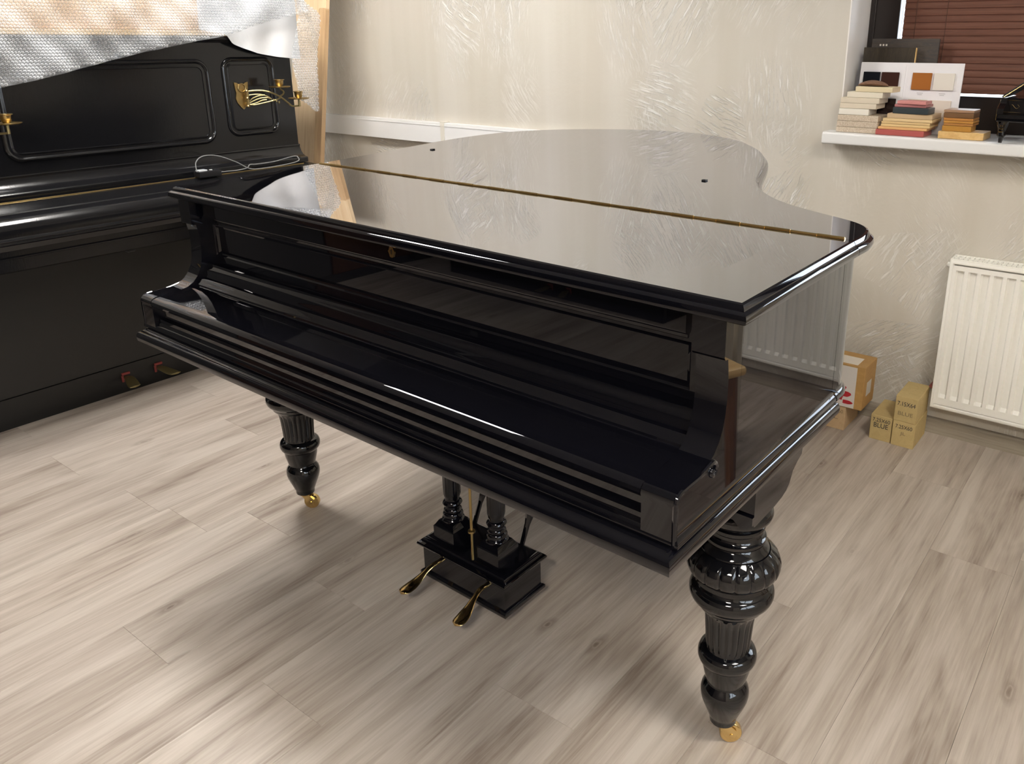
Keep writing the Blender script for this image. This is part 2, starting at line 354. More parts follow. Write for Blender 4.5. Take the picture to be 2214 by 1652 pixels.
def tag(o, label, cat, group=None):
    o['label'] = label; o['category'] = cat
    if group: o['group'] = group
    return o
def struct(o, label=None):
    o['kind'] = 'structure'
    if label: o['label'] = label
    return o
def copy_tree(o, parent=None):
    c = o.copy(); COL.objects.link(c); c.parent = parent
    for ch in list(o.children): copy_tree(ch, c)
    return c
def text_mesh(body, size, m, width=None):
    cu = bpy.data.curves.new('lettering', 'FONT'); cu.body = body; cu.size = size; cu.extrude = 0.0002; cu.align_x = 'CENTER'; cu.align_y = 'CENTER'
    o = bpy.data.objects.new('lettering', cu); COL.objects.link(o)
    dg = bpy.context.evaluated_depsgraph_get(); me = bpy.data.meshes.new_from_object(o.evaluated_get(dg))
    bpy.data.objects.remove(o); bpy.data.curves.remove(cu)
    if width:
        xs = [v.co.x for v in me.vertices]; k = width/(max(xs)-min(xs))
        for v in me.vertices: v.co.x *= k
    me.materials.clear(); me.materials.append(m); return me

# ------------------------------------------------------------------ the room
fl = struct(MB().box(XL, XR, YF, YB, -0.06, -0.012).build('floor', 'dark', angle=None), 'greige wood-look laminate floor')
PW, PL_ = 0.214, 1.295
known = {0: -0.13, 2: 0.17, 3: 0.797, 4: 0.352, -3: 0.245}
i0 = math.floor((XL-0.582)/PW); i1 = math.ceil((XR-0.582)/PW)
def plank_mesh(x0, x1, y0, y1):
    g = 0.0002; cx, cy = (x0+x1)/2, (y0+y1)/2; hx, hy = (x1-x0)/2-g, (y1-y0)/2-g; c = 0.0004
    b = MB(); vs = []
    for z, q in ((-0.012, 0), (-c, 0), (0, c)):
        vs += [(-hx+q, -hy+q, z), (hx-q, -hy+q, z), (hx-q, hy-q, z), (-hx+q, hy-q, z)]
    fs = [(4*j+i, 4*j+(i+1) % 4, 4*j+4+(i+1) % 4, 4*j+4+i) for j in range(2) for i in range(4)]+[(8,9,10,11)]
    b.add(vs, fs); return b.mesh('plank', M['floor'], None), (cx, cy, 0)
full = None
for i in range(i0, i1):
    x0, x1 = max(XL, 0.582+i*PW), min(XR, 0.582+(i+1)*PW)
    j0 = known.get(i, random.uniform(0, PL_)); y = j0 - math.ceil((j0-YF)/PL_)*PL_
    while y < YB:
        a, bb = max(YF, y), min(YB, y+PL_)
        if bb-a > 0.02:
            if full and abs(x1-x0-PW) < 1e-6 and abs(bb-a-PL_) < 1e-6: link('plank', full, fl, ((x0+x1)/2, (a+bb)/2, 0))
            else:
                me, loc = plank_mesh(x0, x1, a, bb); link('plank', me, fl, loc)
                if abs(x1-x0-PW) < 1e-6 and abs(bb-a-PL_) < 1e-6: full = me
        y += PL_
wb = MB()
for x0, x1, z0, z1 in ((XL, NX0, 0, ZC), (NX1, XR, 0, ZC), (NX0, NX1, 0, NZ0), (NX0, NX1, NZ1, ZC)): wb.box(x0, x1, YB, YB+WT, z0, z1)
struct(wb.build('wall_back', 'plaster', angle=None), 'beige wall with pearly trowelled plaster strokes')
struct(MB().box(XL-0.15, XL, YF, YB+WT, 0, ZC).build('wall_left', 'plaster', angle=None), 'beige plastered wall on the left')
struct(MB().box(XL, XR, YF-0.15, YF, 0, ZC).build('wall_front', solid((0.20,0.17,0.15), 0.7), angle=None), 'wall behind the camera, darkened to keep reflections dim')  # shade put into the wall colour so the polish reflects less
wr = MB()
for y0, y1, z0, z1 in ((YF, RWY0, 0, ZC), (RWY1, YB+WT, 0, ZC), (RWY0, RWY1, 0, RWZ0), (RWY0, RWY1, RWZ1, ZC)): wr.box(XR, XR+0.2, y0, y1, z0, z1)
struct(wr.build('wall_right', 'plaster', angle=None), 'beige plastered wall on the right')
struct(MB().box(XL-0.15, XR+0.2, YF-0.15, YB+WT, ZC, ZC+0.1).build('ceiling', 'ceiling', angle=None), 'ceiling greyed to dim its light and reflections')
# smooth painted lining of the window recess
rv = MB().box(NX0-0.0005, NX0+0.004, YB-0.001, YB+WT-0.02, NZ0, NZ1).box(NX0, NX1, YB-0.001, YB+WT-0.02, NZ1-0.004, NZ1)
struct(rv.build('trim_1', 'reveal', angle=None), 'smooth white reveal lining of the window recess')
struct(MB().extrude([(YB, 0.0), (YB-0.016, 0.0), (YB-0.016, 0.045), (YB-0.010, 0.056), (YB, 0.058)], 0, XL, XR).build('baseboard_back', 'skirting'), 'narrow grey wood-look skirting board along the back wall')
# sill
sp = [(1.955, 1.014), (1.953, 1.020), (1.953, 1.042), (1.957, 1.049), (1.965, 1.052), (YB+WT-0.02, 1.052), (YB+WT-0.02, 1.018), (1.975, 1.018), (1.975, 1.012), (1.960, 1.011)]
struct(MB().extrude(sp, 0, 0.985, NX1+0.05).build('trim_2', 'white_plastic'), 'white plastic window sill with rounded front edge')
# window frames and glass
def win(nm, lab, parts, panes):
    f = struct(MB().box(*parts[0], bev=0.004).build(nm, 'dark_frame'), lab)
    for p in parts[1:]: MB().box(*p, bev=0.004).build('frame_bar', 'dark_frame', f)
    for p in panes: MB().box(*p).build('pane', 'glass', f, None)
    return f
y0, y1 = YB+WT-0.04, YB+WT+0.03
win('window_1', 'dark brown framed window behind a closed blind',
    [(NX0+0.002, 1.126, y0, y1, NZ0+0.04, NZ1), (1.126, 1.80, y0, y1, NZ0+0.04, 1.174), (1.126, 1.80, y0, y1, NZ1-0.10, NZ1), (1.80, 1.90, y0, y1, NZ0+0.04, NZ1),
     (1.90, NX1-0.1, y0, y1, NZ0+0.04, 1.174), (1.90, NX1-0.1, y0, y1, NZ1-0.10, NZ1), (NX1-0.10, NX1, y0, y1, NZ0+0.04, NZ1),
     (NX0+0.02, NX0+0.026, y0-0.006, y0, NZ0+0.06, NZ1)],
    [(1.126, 1.80, y0+0.03, y0+0.036, 1.174, NZ1-0.10), (1.90, NX1-0.10, y0+0.03, y0+0.036, 1.174, NZ1-0.10)])
win('window_2', 'daylit window in the right wall', [(XR+0.05, XR+0.12, RWY0, RWY0+0.07, RWZ0, RWZ1), (XR+0.05, XR+0.12, RWY1-0.07, RWY1, RWZ0, RWZ1),
    (XR+0.05, XR+0.12, RWY0+0.07, RWY1-0.07, RWZ0, RWZ0+0.07), (XR+0.05, XR+0.12, RWY0+0.07, RWY1-0.07, RWZ1-0.07, RWZ1), (XR+0.05, XR+0.12, -0.74, -0.66, RWZ0+0.07, RWZ1-0.07)],
    [(XR+0.08, XR+0.086, RWY0+0.07, RWY1-0.07, RWZ0+0.07, RWZ1-0.07)])

# ceiling lamps
def ceiling_lamp(x, y, label, m='lamp', sx=0.6, sy=0.6):
    t = thing('ceiling_light', label, 'ceiling light', (x, y, ZC), group='ceiling lights')
    f = MB()
    for a in ((-sx/2-.02, sx/2+.02, -sy/2-.02, -sy/2), (-sx/2-.02, sx/2+.02, sy/2, sy/2+.02), (-sx/2-.02, -sx/2, -sy/2, sy/2), (sx/2, sx/2+.02, -sy/2, sy/2)): f.box(*a, -0.05, 0)
    f.build('frame', 'white_plastic', t)
    MB().box(-sx/2, sx/2, -sy/2, sy/2, -0.045, -0.03).build('diffuser', m, t, None)
ceiling_lamp(-0.72, 0.62, 'oblong ceiling light above the grand piano', 'lamp', 0.9, 0.4)
ceiling_lamp(2.75, 0.0, 'square ceiling light over the right side of the room', 'lamp_warm')
ceiling_lamp(2.3, -2.2, 'unseen fill light added at the front of the room', 'lamp_fill')  # added fill, out of view

# ------------------------------------------------------------------ grand piano
TH, K = -0.02442, 0.02332
gp = thing('grand_piano', 'glossy black grand piano with closed lid and brass lid hinge', 'piano', (0,0,0), TH)
SH = lambda p: (p[0], p[1], p[2]+K*p[1])
def gpart(b, name, m='lacquer', parent=None, angle=35): return b.map(SH).build(name, m, parent or gp, angle)
LX0, LX1, LYF, LYH = -0.029, 1.577, 0.138, 0.577
back = [(LX1, 0.579), (1.5775, 0.63), (1.566, 0.685), (1.538, 0.722), (1.496, 0.748), (1.427, 0.778), (1.347, 0.819), (1.280, 0.871), (1.221, 0.937), (1.170, 1.025), (1.130, 1.118),
        (1.094, 1.210), (1.055, 1.302), (1.008, 1.395), (0.925, 1.520), (0.795, 1.655), (0.681, 1.722), (0.541, 1.764), (0.355, 1.748), (0.190, 1.681), (0.049, 1.578), (-0.052, 1.433), (-0.090, 1.236),
        (-0.078, 1.007), (-0.050, 0.786), (LX0, 0.579)]
outl = spline(back, 5)
lid_prof = [(0.035, 0.971), (0.006, 0.971), (0.001, 0.974), (0.0, 0.980), (0.0015, 0.986), (0.006, 0.9895), (0.008, 0.990), (0.0085, 0.993), (0.012, 0.9985), (0.016, 1.0)]
iv = inward_vecs(outl); iv[0] = (-1, 0); iv[-1] = (1, 0)
def lid(b, name):
    "flat faces use a lacquer copy with boosted reflections, the moulded edge the plain one"
    caps = set(b.flat); o = gpart(b, name); o.data.materials.append(M['lid_lacquer'])
    for i in caps: o.data.polygons[i].material_index = 1
lid(MB().ring(outl, iv, lid_prof), 'rear_lid')
rect = [(LX1, LYH), (LX0, LYH), (LX0, LYF), (LX1, LYF)]
lid(MB().ring(rect, [(-1,0), (1,0), (1,1), (-1,1)], lid_prof), 'front_lid')
# piano hinge: alternating knuckles
hg = MB(); hx = -0.012; k = 0
while hx < 1.549:
    x1 = min(hx+0.052, 1.549); hg.tube([(hx, 0.578, 1.0012+0.0006*(k % 2)), (x1-0.0008, 0.578, 1.0012+0.0006*(k % 2))], 0.0026, 8); hx = x1; k += 1
hg.box(-0.012, 1.549, 0.575, 0.581, 0.9995, 1.0004)
gpart(hg, 'hinge', 'brass')
for x, y in ((0.062, 0.948), (1.051, 0.947)):
    bo = gpart(MB().box(x-0.006, x+0.006, y-0.006, y+0.006, 1.0, 1.0035, 0.001), 'lid_buffer', 'black_rubber')
# case: outline of the rim (inset from the lid)
CX0, CX1 = -0.003, 1.542
iv2 = inward_vecs(outl); rim = [(x+nx*0.032, y+ny*0.032) for (x, y), (nx, ny) in zip(outl, iv2)]
rim = [(CX1, 0.205)] + [(min(x, CX1), y) for x, y in rim if y > 0.60] + [(CX0, 0.60), (CX0, 0.205)]
rin = inward_vecs(rim)
rim_prof = [(0.02, 0.668), (0.0, 0.668), (0.0, 0.971), (0.02, 0.971)]
gpart(MB().ring(rim, rin, rim_prof), 'rim')
# bead that runs round the foot of the rim
path = [(CX1, 0.03), (CX1, 0.2)] + rim[1:-2] + [(CX0, 0.60), (CX0, 0.2), (CX0, 0.03)]
full_o = path; fi = inward_vecs(full_o)
bead = [(0.02, 0.664), (-0.006, 0.664), (-0.009, 0.668), (-0.009, 0.674), (-0.006, 0.679), (-0.003, 0.681), (-0.002, 0.686), (0.0, 0.689), (0.02, 0.689)]
gpart(MB().ring(full_o, fi, bead), 'rim_moulding')
# key bed with rounded moulding
kb = [(1.553, 0.632), (-0.009, 0.632), (-0.009, -0.003), (1.553, -0.003)]
kb_prof = [(0.03, 0.634), (0.006, 0.634), (0.001, 0.637), (0.0, 0.643), (0.0, 0.652), (0.003, 0.6585), (0.009, 0.662), (0.013, 0.6635), (0.015, 0.6665), (0.05, 0.6665)]
gpart(MB().ring(kb, inward_vecs(kb), kb_prof), 'key_bed')
# fallboard, extruded between the arms
AX0, AX1 = 0.047, 1.487
fb = [(0.026, 0.664), (0.026, 0.680), (0.029, 0.682), (0.031, 0.690), (0.027, 0.692), (0.027, 0.700), (0.037, 0.704), (0.036, 0.722), (0.028, 0.727), (0.022, 0.731), (0.0195, 0.737), (0.021, 0.743),
      (0.026, 0.748), (0.034, 0.7505), (0.046, 0.7515), (0.130, 0.7565), (0.1355, 0.757), (0.137, 0.761), (0.142, 0.7645), (0.148, 0.7715), (0.1525, 0.7735), (0.157, 0.775), (0.1605, 0.781), (0.163, 0.790),
      (0.1685, 0.796), (0.173, 0.800), (0.1755, 0.805), (0.182, 0.8075), (0.188, 0.811), (0.205, 0.811), (0.205, 0.664)]
gpart(MB().extrude(fb, 0, AX0+0.0012, AX1-0.0012), 'fallboard', angle=28)
# name board: frame with a recessed panel
def rects(*rr):
    b = MB(); vs = []; fs = []
    for (x0, x1, z0, z1, y) in rr: vs += [(x0, y, z0), (x1, y, z0), (x1, y, z1), (x0, y, z1)]
    for j in range(len(rr)-1): fs += [(4*j+i, 4*j+(i+1) % 4, 4*j+4+(i+1) % 4, 4*j+4+i) for i in range(4)]
    fs.append(tuple(4*(len(rr)-1)+i for i in range(4))); return b.add(vs, fs)
nb = rects((AX0, AX1, 0.811, 0.971, 0.2048), (AX0, AX1, 0.811, 0.971, 0.190), (AX0+0.024, AX1-0.024, 0.827, 0.907, 0.190), (AX0+0.027, AX1-0.027, 0.830, 0.904, 0.1925), (AX0+0.031, AX1-0.031, 0.834, 0.900, 0.1935),
           (AX0+0.034, AX1-0.034, 0.837, 0.897, 0.199))
nbo = gpart(nb, 'name_board', angle=25)
tr = [(0.1902, 0.971), (0.181, 0.971), (0.181, 0.926), (0.183, 0.921), (0.187, 0.919), (0.1875, 0.914), (0.1902, 0.912)]
gpart(MB().extrude(tr, 0, AX0+0.03, AX1-0.03), 'top_rail')
es = [(-0.0095,0.004), (-0.013,0.001), (-0.0085,-0.009), (-0.007,-0.017), (0,-0.0195), (0.007,-0.017), (0.0085,-0.009), (0.013,0.001), (0.0085,0.008), (0.005,0.019), (0,0.017), (-0.005,0.019), (-0.0085,0.009)]
kh = gpart(MB().extrude([(0.776+a*0.80, 0.9470+c*0.64) for a, c in es], 1, 0.1792, 0.1812), 'lock_escutcheon', 'brass')
gpart(MB().extrude([(0.776+a*0.62, 0.9475+c*0.42) for a, c in ((-0.0016,-0.014), (0.0016,-0.014), (0.0016,0.001), (0.0028,0.006), (0,0.010), (-0.0028,0.006), (-0.0016,0.001))], 1, 0.1786, 0.1793), 'keyhole', 'dark', kh)
# arms (cheeks)
arm = [(0.022, 0.664), (0.022, 0.728), (0.0195, 0.737), (0.021, 0.744), (0.026, 0.7495), (0.034, 0.752), (0.05, 0.753), (0.095, 0.754), (0.115, 0.757), (0.132, 0.7655), (0.146, 0.780), (0.1555, 0.797), (0.1615, 0.818),
       (0.1645, 0.842), (0.165, 0.870), (0.163, 0.890), (0.161, 0.902), (0.160, 0.908), (0.152, 0.909), (0.149, 0.913), (0.149, 0.971), (0.206, 0.971), (0.206, 0.664)]
for x0, x1, sx in ((CX0, AX0, CX0), (AX1, CX1, CX1)):
    ar = gpart(MB().extrude(arm, 0, x0, x1), 'arm', angle=28)
    s = -1 if sx == CX0 else 1
    pth = [(0.024, 0.668), (0.0235, 0.728), (0.025, 0.741), (0.032, 0.748), (0.05, 0.750), (0.09, 0.7505), (0.118, 0.755), (0.128, 0.7555), (0.135, 0.751), (0.138, 0.744), (0.1365, 0.737), (0.131, 0.733), (0.126, 0.735), (0.125, 0.740), (0.129, 0.742)]
    pp = spline(pth, 4)
    gpart(MB().tube([(sx+s*0.001, a, b_) for a, b_ in pp], 0.0042, 8), 'scroll_bead', parent=ar)

# legs
rad = lambda z, r: (z, r)
leg_prof = [(0.052, 0.020), (0.054, 0.0265), (0.062, 0.0275), (0.067, 0.0275), (0.070, 0.0300), (0.082, 0.0345), (0.098, 0.0410), (0.112, 0.0458), (0.122, 0.0475), (0.131, 0.0475), (0.139, 0.0455), (0.146, 0.041), (0.150, 0.0375), (0.153, 0.0365),
            (0.156, 0.0365), (0.158, 0.0395), (0.162, 0.0405), (0.172, 0.0430), (0.185, 0.0460), (0.196, 0.0470), (0.199, 0.0475), (0.201, 0.050), (0.206, 0.0545), (0.213, 0.0570), (0.221, 0.0570), (0.228, 0.0545), (0.232, 0.0505), (0.234, 0.0455)]
shaft = [(0.235, 0.0432), (0.239, 0.0425), (0.244, 0.0435), (0.26, 0.0442), (0.28, 0.0455), (0.30, 0.0470), (0.315, 0.0495), (0.324, 0.0525), (0.329, 0.0545), (0.331, 0.0560)]
up = [(0.332, 0.058), (0.336, 0.063), (0.342, 0.066), (0.346, 0.067), (0.349, 0.071), (0.355, 0.077), (0.363, 0.0800), (0.371, 0.0800), (0.378, 0.0775), (0.382, 0.0735), (0.384, 0.070), (0.390, 0.0675), (0.397, 0.0665), (0.402, 0.068), (0.405, 0.072)]
big = [(0.4055, 0.074), (0.410, 0.0805), (0.418, 0.0858), (0.427, 0.0880), (0.436, 0.0875), (0.445, 0.0840), (0.453, 0.0780), (0.459, 0.0705), (0.462, 0.067)]
neck = [(0.463, 0.065), (0.466, 0.064), (0.470, 0.060), (0.475, 0.055), (0.478, 0.0535), (0.480, 0.0565), (0.484, 0.058), (0.488, 0.057), (0.490, 0.0525), (0.495, 0.0495), (0.502, 0.0485), (0.506, 0.0505), (0.508, 0.0545), (0.511, 0.0555), (0.515, 0.0545),
        (0.517, 0.051), (0.520, 0.053), (0.524, 0.060), (0.530, 0.0655), (0.538, 0.0675), (0.546, 0.0655), (0.552, 0.060), (0.555, 0.054), (0.575, 0.05)]
def flute(a, z, N=20, d=0.07):
    if not (0.243 < z < 0.322): return 1.0
    return 1.0 - d*(0.5+0.5*math.cos(a*N))**1.5
def lobes(a, z, N=18):
    if not (0.406 <= z <= 0.4605): return 1.0
    ph = ((a*N/(2*math.pi)) % 1.0); q = min(ph, 1-ph)
    return 1.0 - 0.035*max(0.0, 1-q/0.07)
def lathe2(b, prof, cx, cy, n, mod): return b.lathe(prof, cx, cy, n, mod)
brz = 0.6345
def leg(lx, ly, detail=True):
    "lx, ly in piano coordinates; the leg stands upright on the floor"
    zs = K*ly
    top = brz+zs
    b = MB().lathe(leg_prof+shaft+up, 0, 0, 120, flute).lathe(big, 0, 0, 126, lobes).lathe(neck, 0, 0, 48)
    o = b.build('leg', 'lacquer_leg', gp, 40, (lx, ly, 0))
    # bracket block between leg and key bed
    s = 1 if lx > 0.7 else -1
    prof = [(-0.064, top), (-0.064, 0.556), (-0.058, 0.553), (0.02, 0.556), (0.05, 0.560), (0.068, 0.566), (0.080, 0.575), (0.092, 0.596), (0.110, 0.608), (0.128, 0.616), (0.132, top)]
    br = MB().extrude(prof, 0, -0.062, 0.064).build('bracket', 'lacquer', o)
    fr = []
    for i in range(25):
        u = i/24; z = 0.560-0.014*math.sin(u*math.pi*3.0-0.2)**2; fr.append((-0.062+0.126*u, z))
    MB().extrude(fr+[(0.064, 0.575), (-0.062, 0.575)], 1, -0.070, -0.0635).build('scalloped_apron', 'lacquer', o)
    # castor: fork, stem, wheel
    c = MB(); c.lathe([(0.0455, 0.012), (0.047, 0.019), (0.053, 0.021)], 0, 0, 20)
    dx, dy = 0.80, 0.60; off = 0.017
    wx, wy = off*dx, off*dy; wr_ = 0.0225
    ax = Vector((-dy, dx, 0)); fd = Vector((dx, dy, 0)); wc = Vector((wx, wy, wr_))
    pr = [(-0.0085, 0.6), (-0.0085, 0.93), (-0.006, 1.0), (0.006, 1.0), (0.0085, 0.93), (0.0085, 0.6)]
    vs = []; nn = 28
    for h, q in pr:
        for i in range(nn):
            a = 2*math.pi*i/nn; vs.append(wc+ax*h+(fd*math.cos(a)+Vector((0,0,1))*math.sin(a))*wr_*q)
    fs = [(j*nn+i, j*nn+(i+1) % nn, (j+1)*nn+(i+1) % nn, (j+1)*nn+i) for j in range(len(pr)-1) for i in range(nn)]+[tuple(range(nn)), tuple(range(5*nn, 6*nn))]
    c.add(vs, fs)
    for sgn in (-1, 1):
        pts = [Vector((-fd.x*0.012, -fd.y*0.012, 0.049)), Vector((fd.x*0.010, fd.y*0.010, 0.049)), wc+fd*0.010+Vector((0,0,0.010)), wc+fd*0.008-Vector((0,0,0.008)), wc-fd*0.008-Vector((0,0,0.008)), wc-fd*0.020+Vector((0,0,0.014))]
        q0 = [p+ax*(0.0095*sgn) for p in pts]; q1 = [p+ax*(0.0125*sgn) for p in pts]; kk = len(pts)
        c.add(q0+q1, [tuple(range(kk)), tuple(range(2*kk-1, kk-1, -1))]+[(i, (i+1) % kk, (i+1) % kk+kk, i+kk) for i in range(kk)])
    c.tube([wc-ax*0.014, wc+ax*0.014], 0.0035, 8)
    c.build('castor', 'brass', o)
    return o
leg(1.4735, 0.365); leg(0.052, 0.372); leg(0.43, 1.42)

# pedal lyre (positions in piano coordinates)
ly = gpart(MB().box(0.612, 0.896, 0.345, 0.478, 0.030, 0.104), 'lyre')
def frame_ring(x0, x1, y0, y1, prof): 
    o = [(x1, y1), (x0, y1), (x0, y0), (x1, y0)]; return MB().ring(o, inward_vecs(o), prof)
gpart(frame_ring(0.604, 0.904, 0.337, 0.486, [(0.02,0.020), (0.002,0.020), (0,0.024), (0,0.030), (0.004,0.034), (0.008,0.036)]), 'lyre_plinth', parent=ly)
gpart(frame_ring(0.600, 0.908, 0.333, 0.490, [(0.012,0.100), (0.004,0.106), (0.001,0.109), (0,0.113), (0.002,0.117), (0.008,0.119), (0.010,0.124), (0.018,0.130), (0.024,0.132), (0.06,0.132)]), 'lyre_cap', parent=ly)
colp = [(0.181, 0.026), (0.184, 0.0285), (0.188, 0.0290), (0.192, 0.0265), (0.194, 0.0240), (0.197, 0.0262), (0.202, 0.0262), (0.206, 0.0240), (0.208, 0.0215), (0.212, 0.0232), (0.216, 0.0222), (0.219, 0.0192), (0.223, 0.0190), (0.226, 0.0225), (0.232, 0.0252), (0.238, 0.0230), (0.241, 0.0188),
        (0.245, 0.0182), (0.250, 0.0200), (0.260, 0.0222), (0.28, 0.0225), (0.45, 0.0215), (0.60, 0.0205), (0.655, 0.0205)]
def cfl(a, z): return 1.0-0.05*(0.5+0.5*math.cos(a*14))**2 if 0.262 < z < 0.64 else 1.0
for cx in (0.677, 0.830):
    cy = 0.394
    b = MB().lathe(colp, cx, cy, 84, cfl)
    sq = [(cx-0.036, cy-0.036), (cx+0.036, cy-0.036), (cx+0.036, cy+0.036), (cx-0.036, cy+0.036)]
    b.ring(sq, inward_vecs(sq), [(0,0.131), (0,0.168), (0.003,0.171), (0.009,0.181), (0.010,0.183)])
    gpart(b, 'column', parent=ly)
gpart(MB().tube([(0.786, 0.352, 0.131), (0.783, 0.356, 0.64)], 0.0034, 8).lathe([(0.206,0.005),(0.208,0.009),(0.213,0.009),(0.215,0.005)], 0.7855, 0.3526, 14), 'pedal_rod', 'old_brass', ly)
for x in (0.672, 0.838):
    a = Vector((x+0.004, 0.470, 0.130)); bq = Vector((x+0.03, 0.66, 0.640)); d = bq-a
    st = MB().tube([a, a+d*0.1, a+d*0.16, a+d*0.97, bq], [0.006, 0.007, 0.0125, 0.0125, 0.008], 6)
    gpart(st, 'stay', parent=ly)
def pedal(x, dx):
    pth = spline([(x, 0.352, 0.080), (x, 0.325, 0.083), (x+dx*0.3, 0.300, 0.075), (x+dx*0.7, 0.272, 0.061), (x+dx, 0.246, 0.054), (x+dx*1.1, 0.226, 0.054)], 5)
    k = len(pth); rows = []
    for i, p in enumerate(pth):
        u = i/(k-1); sm = min(1, max(0, (u-0.35)/0.4)); sm = sm*sm*(3-2*sm); wdt = 0.0072+0.0105*sm
        if u > 0.80: wdt *= math.sqrt(max(0.02, 1-((u-0.80)/0.205)**2))
        hgt = 0.0045
        rows.append([(p[0]+wdt*math.cos(a), p[1], p[2]+hgt*math.sin(a)) for a in [2*math.pi*j/14 for j in range(15)]])
    b = MB().grid(rows); b.add([r for r in rows[0][:-1]], [tuple(range(14))]); b.add([r for r in rows[-1][:-1]], [tuple(range(14))])
    gpart(b, 'pedal', 'brass', ly)
pedal(0.672, -0.012); pedal(0.835, 0.012)

# ------------------------------------------------------------------ upright piano
UY0, UY1 = -0.13, 1.415
up_ = thing('upright_piano', 'old black upright piano with moulded panels, candle sconces and two brass pedals', 'piano', (0,0,0))
XB, XU, XP = -1.66, -1.285, -1.262     # back, upper front, lower panel
MB().box(XB, XU-0.012, UY0, UY1, 0.0, 1.345, 0.003).build('case', 'old_black', up_)
MB().box(XU-0.03, XP, UY0+0.02, UY1-0.02, 0.115, 0.628, 0.002).build('bottom_panel', 'matt_black', up_)
MB().extrude([(XP-0.03, 0.0), (XP+0.004, 0.0), (XP+0.004, 0.016), (XP+0.001, 0.022), (XP+0.001, 0.112), (XP-0.004, 0.115), (XP-0.03, 0.115)], 1, UY0, UY1).build('plinth', 'matt_black', up_)
top = [(XB-0.02, 1.345), (XB-0.02, 1.372), (-1.262, 1.372), (-1.256, 1.369), (-1.255, 1.362), (-1.258, 1.356), (-1.266, 1.353), (-1.270, 1.348), (-1.276, 1.345)]
MB().extrude(top, 1, UY0-0.02, UY1+0.012).build('top_lid', 'old_black', up_)
def rrect(y0, y1, z0, z1, r, seg=7):
    o = []
    for cy, cz, a0 in ((y1-r, z1-r, 0), (y0+r, z1-r, 90), (y0+r, z0+r, 180), (y1-r, z0+r, 270)):
        for i in range(seg+1):
            a = R(a0+90*i/seg); o.append((cy+r*math.cos(a), cz+r*math.sin(a)))
    return o
# upper front with three moulded fields
uf = MB().box(XU-0.0125, XU-0.004, UY0+0.003, UY1-0.003, 0.895, 1.345)
ufo = uf.build('upper_panel', 'old_black', up_)
def field(y0, y1, z0, z1, r):
    o = rrect(y0, y1, z0, z1, r); iv_ = inward_vecs(o)
    # moulding profile: (inset, x)
    pr = [(-0.004, XU-0.004), (-0.003, XU-0.001), (0.0, XU+0.002), (0.005, XU+0.004), (0.010, XU+0.002), (0.014, XU-0.003), (0.019, XU-0.0035), (0.024, XU-0.001), (0.027, XU-0.0005), (0.029, XU-0.0038)]
    b = MB().ring(o, iv_, pr, False, False).map(lambda p: (p[2], p[0], p[1]))
    b.build('panel_moulding', 'old_black', ufo)
# ring() stores (x,y,z)=(y,z,profile x); remapped above
field(0.236, 1.018, 0.945, 1.278, 0.052); field(1.080, 1.322, 0.962, 1.283, 0.046); field(-0.040, 0.200, 0.962, 1.283, 0.046)
cor = [(XU-0.012, 0.900), (XU+0.001, 0.900), (XU+0.003, 0.896), (XU+0.001, 0.891), (XU+0.002, 0.884), (XU+0.008, 0.870), (XU+0.020, 0.857), (XU+0.036, 0.8485), (XU+0.050, 0.846), (XU+0.053, 0.842), (XU+0.053, 0.824), (XU-0.012, 0.824)]
MB().extrude(cor, 1, UY0, UY1).build('cove_moulding', 'old_black', up_)
fbp = [(XU, 0.823), (-1.20, 0.823), (-1.055, 0.812), (-1.050, 0.8085), (-1.047, 0.8085), (-1.028, 0.804), (-1.008, 0.794), (-0.995, 0.780), (-0.990, 0.764), (-0.991, 0.742), (-0.988, 0.738), (-0.986, 0.734), (-0.989, 0.730), (-0.987, 0.726), (-0.986, 0.722), (-0.992, 0.718), (-1.0, 0.700), (XU, 0.70)]
MB().extrude(fbp, 1, UY0+0.045, UY1-0.045).build('fallboard', 'old_black', up_, 28)
MB().tube([(-1.197, UY0+0.05, 0.8235), (-1.197, UY1-0.05, 0.8235)], 0.0022, 8).build('fallboard_hinge', 'old_brass', up_)
MB().extrude([(XU, 0.628), (-1.004, 0.628), (-0.999, 0.632), (-0.999, 0.672), (-0.996, 0.674), (-0.996, 0.677), (-1.006, 0.680), (-1.006, 0.702), (XU, 0.702)], 1, UY0, UY1).build('key_bed', 'old_black', up_)
for a, bb in ((UY0, UY0+0.044), (UY1-0.044, UY1)):
    MB().extrude([(XU, 0.702), (-1.0, 0.702), (-0.990, 0.735), (-0.994, 0.775), (-1.015, 0.80), (-1.06, 0.815), (XU, 0.823)], 1, a, bb).build('cheek', 'old_black', up_)
MB().box(-1.115, -1.090, 0.492, 0.524, 0.600, 0.628, 0.004).build('latch_knob', 'black_rubber', up_)
for y, s in ((0.478, -0.3), (0.610, 1.0)):
    pth = spline([(XP+0.0, y, 0.062), (XP+0.03, y, 0.064), (XP+0.055, y+0.012*s, 0.054), (XP+0.075, y+0.022*s, 0.046), (XP+0.088, y+0.028*s, 0.045)], 4)
    rows = []
    for i, p in enumerate(pth):
        u = i/(len(pth)-1); wd = 0.011+0.012*math.sin(u*math.pi*0.75)
        if i == len(pth)-1: wd *= 0.6
        rows.append([(p[0], p[1]+wd*math.cos(a), p[2]+0.004*math.sin(a)) for a in [2*math.pi*j/12 for j in range(13)]])
    b = MB().grid(rows); b.add(rows[-1][:-1], [tuple(range(12))]); pd = b.build('pedal', 'dull_brass', up_)
    MB().box(XP-0.001, XP+0.008, y-0.016, y+0.016, 0.072, 0.082, 0.002).box(XP-0.001, XP+0.008, y-0.018, y-0.010, 0.044, 0.072, 0.002).build('pedal_felt', 'red_felt', pd)

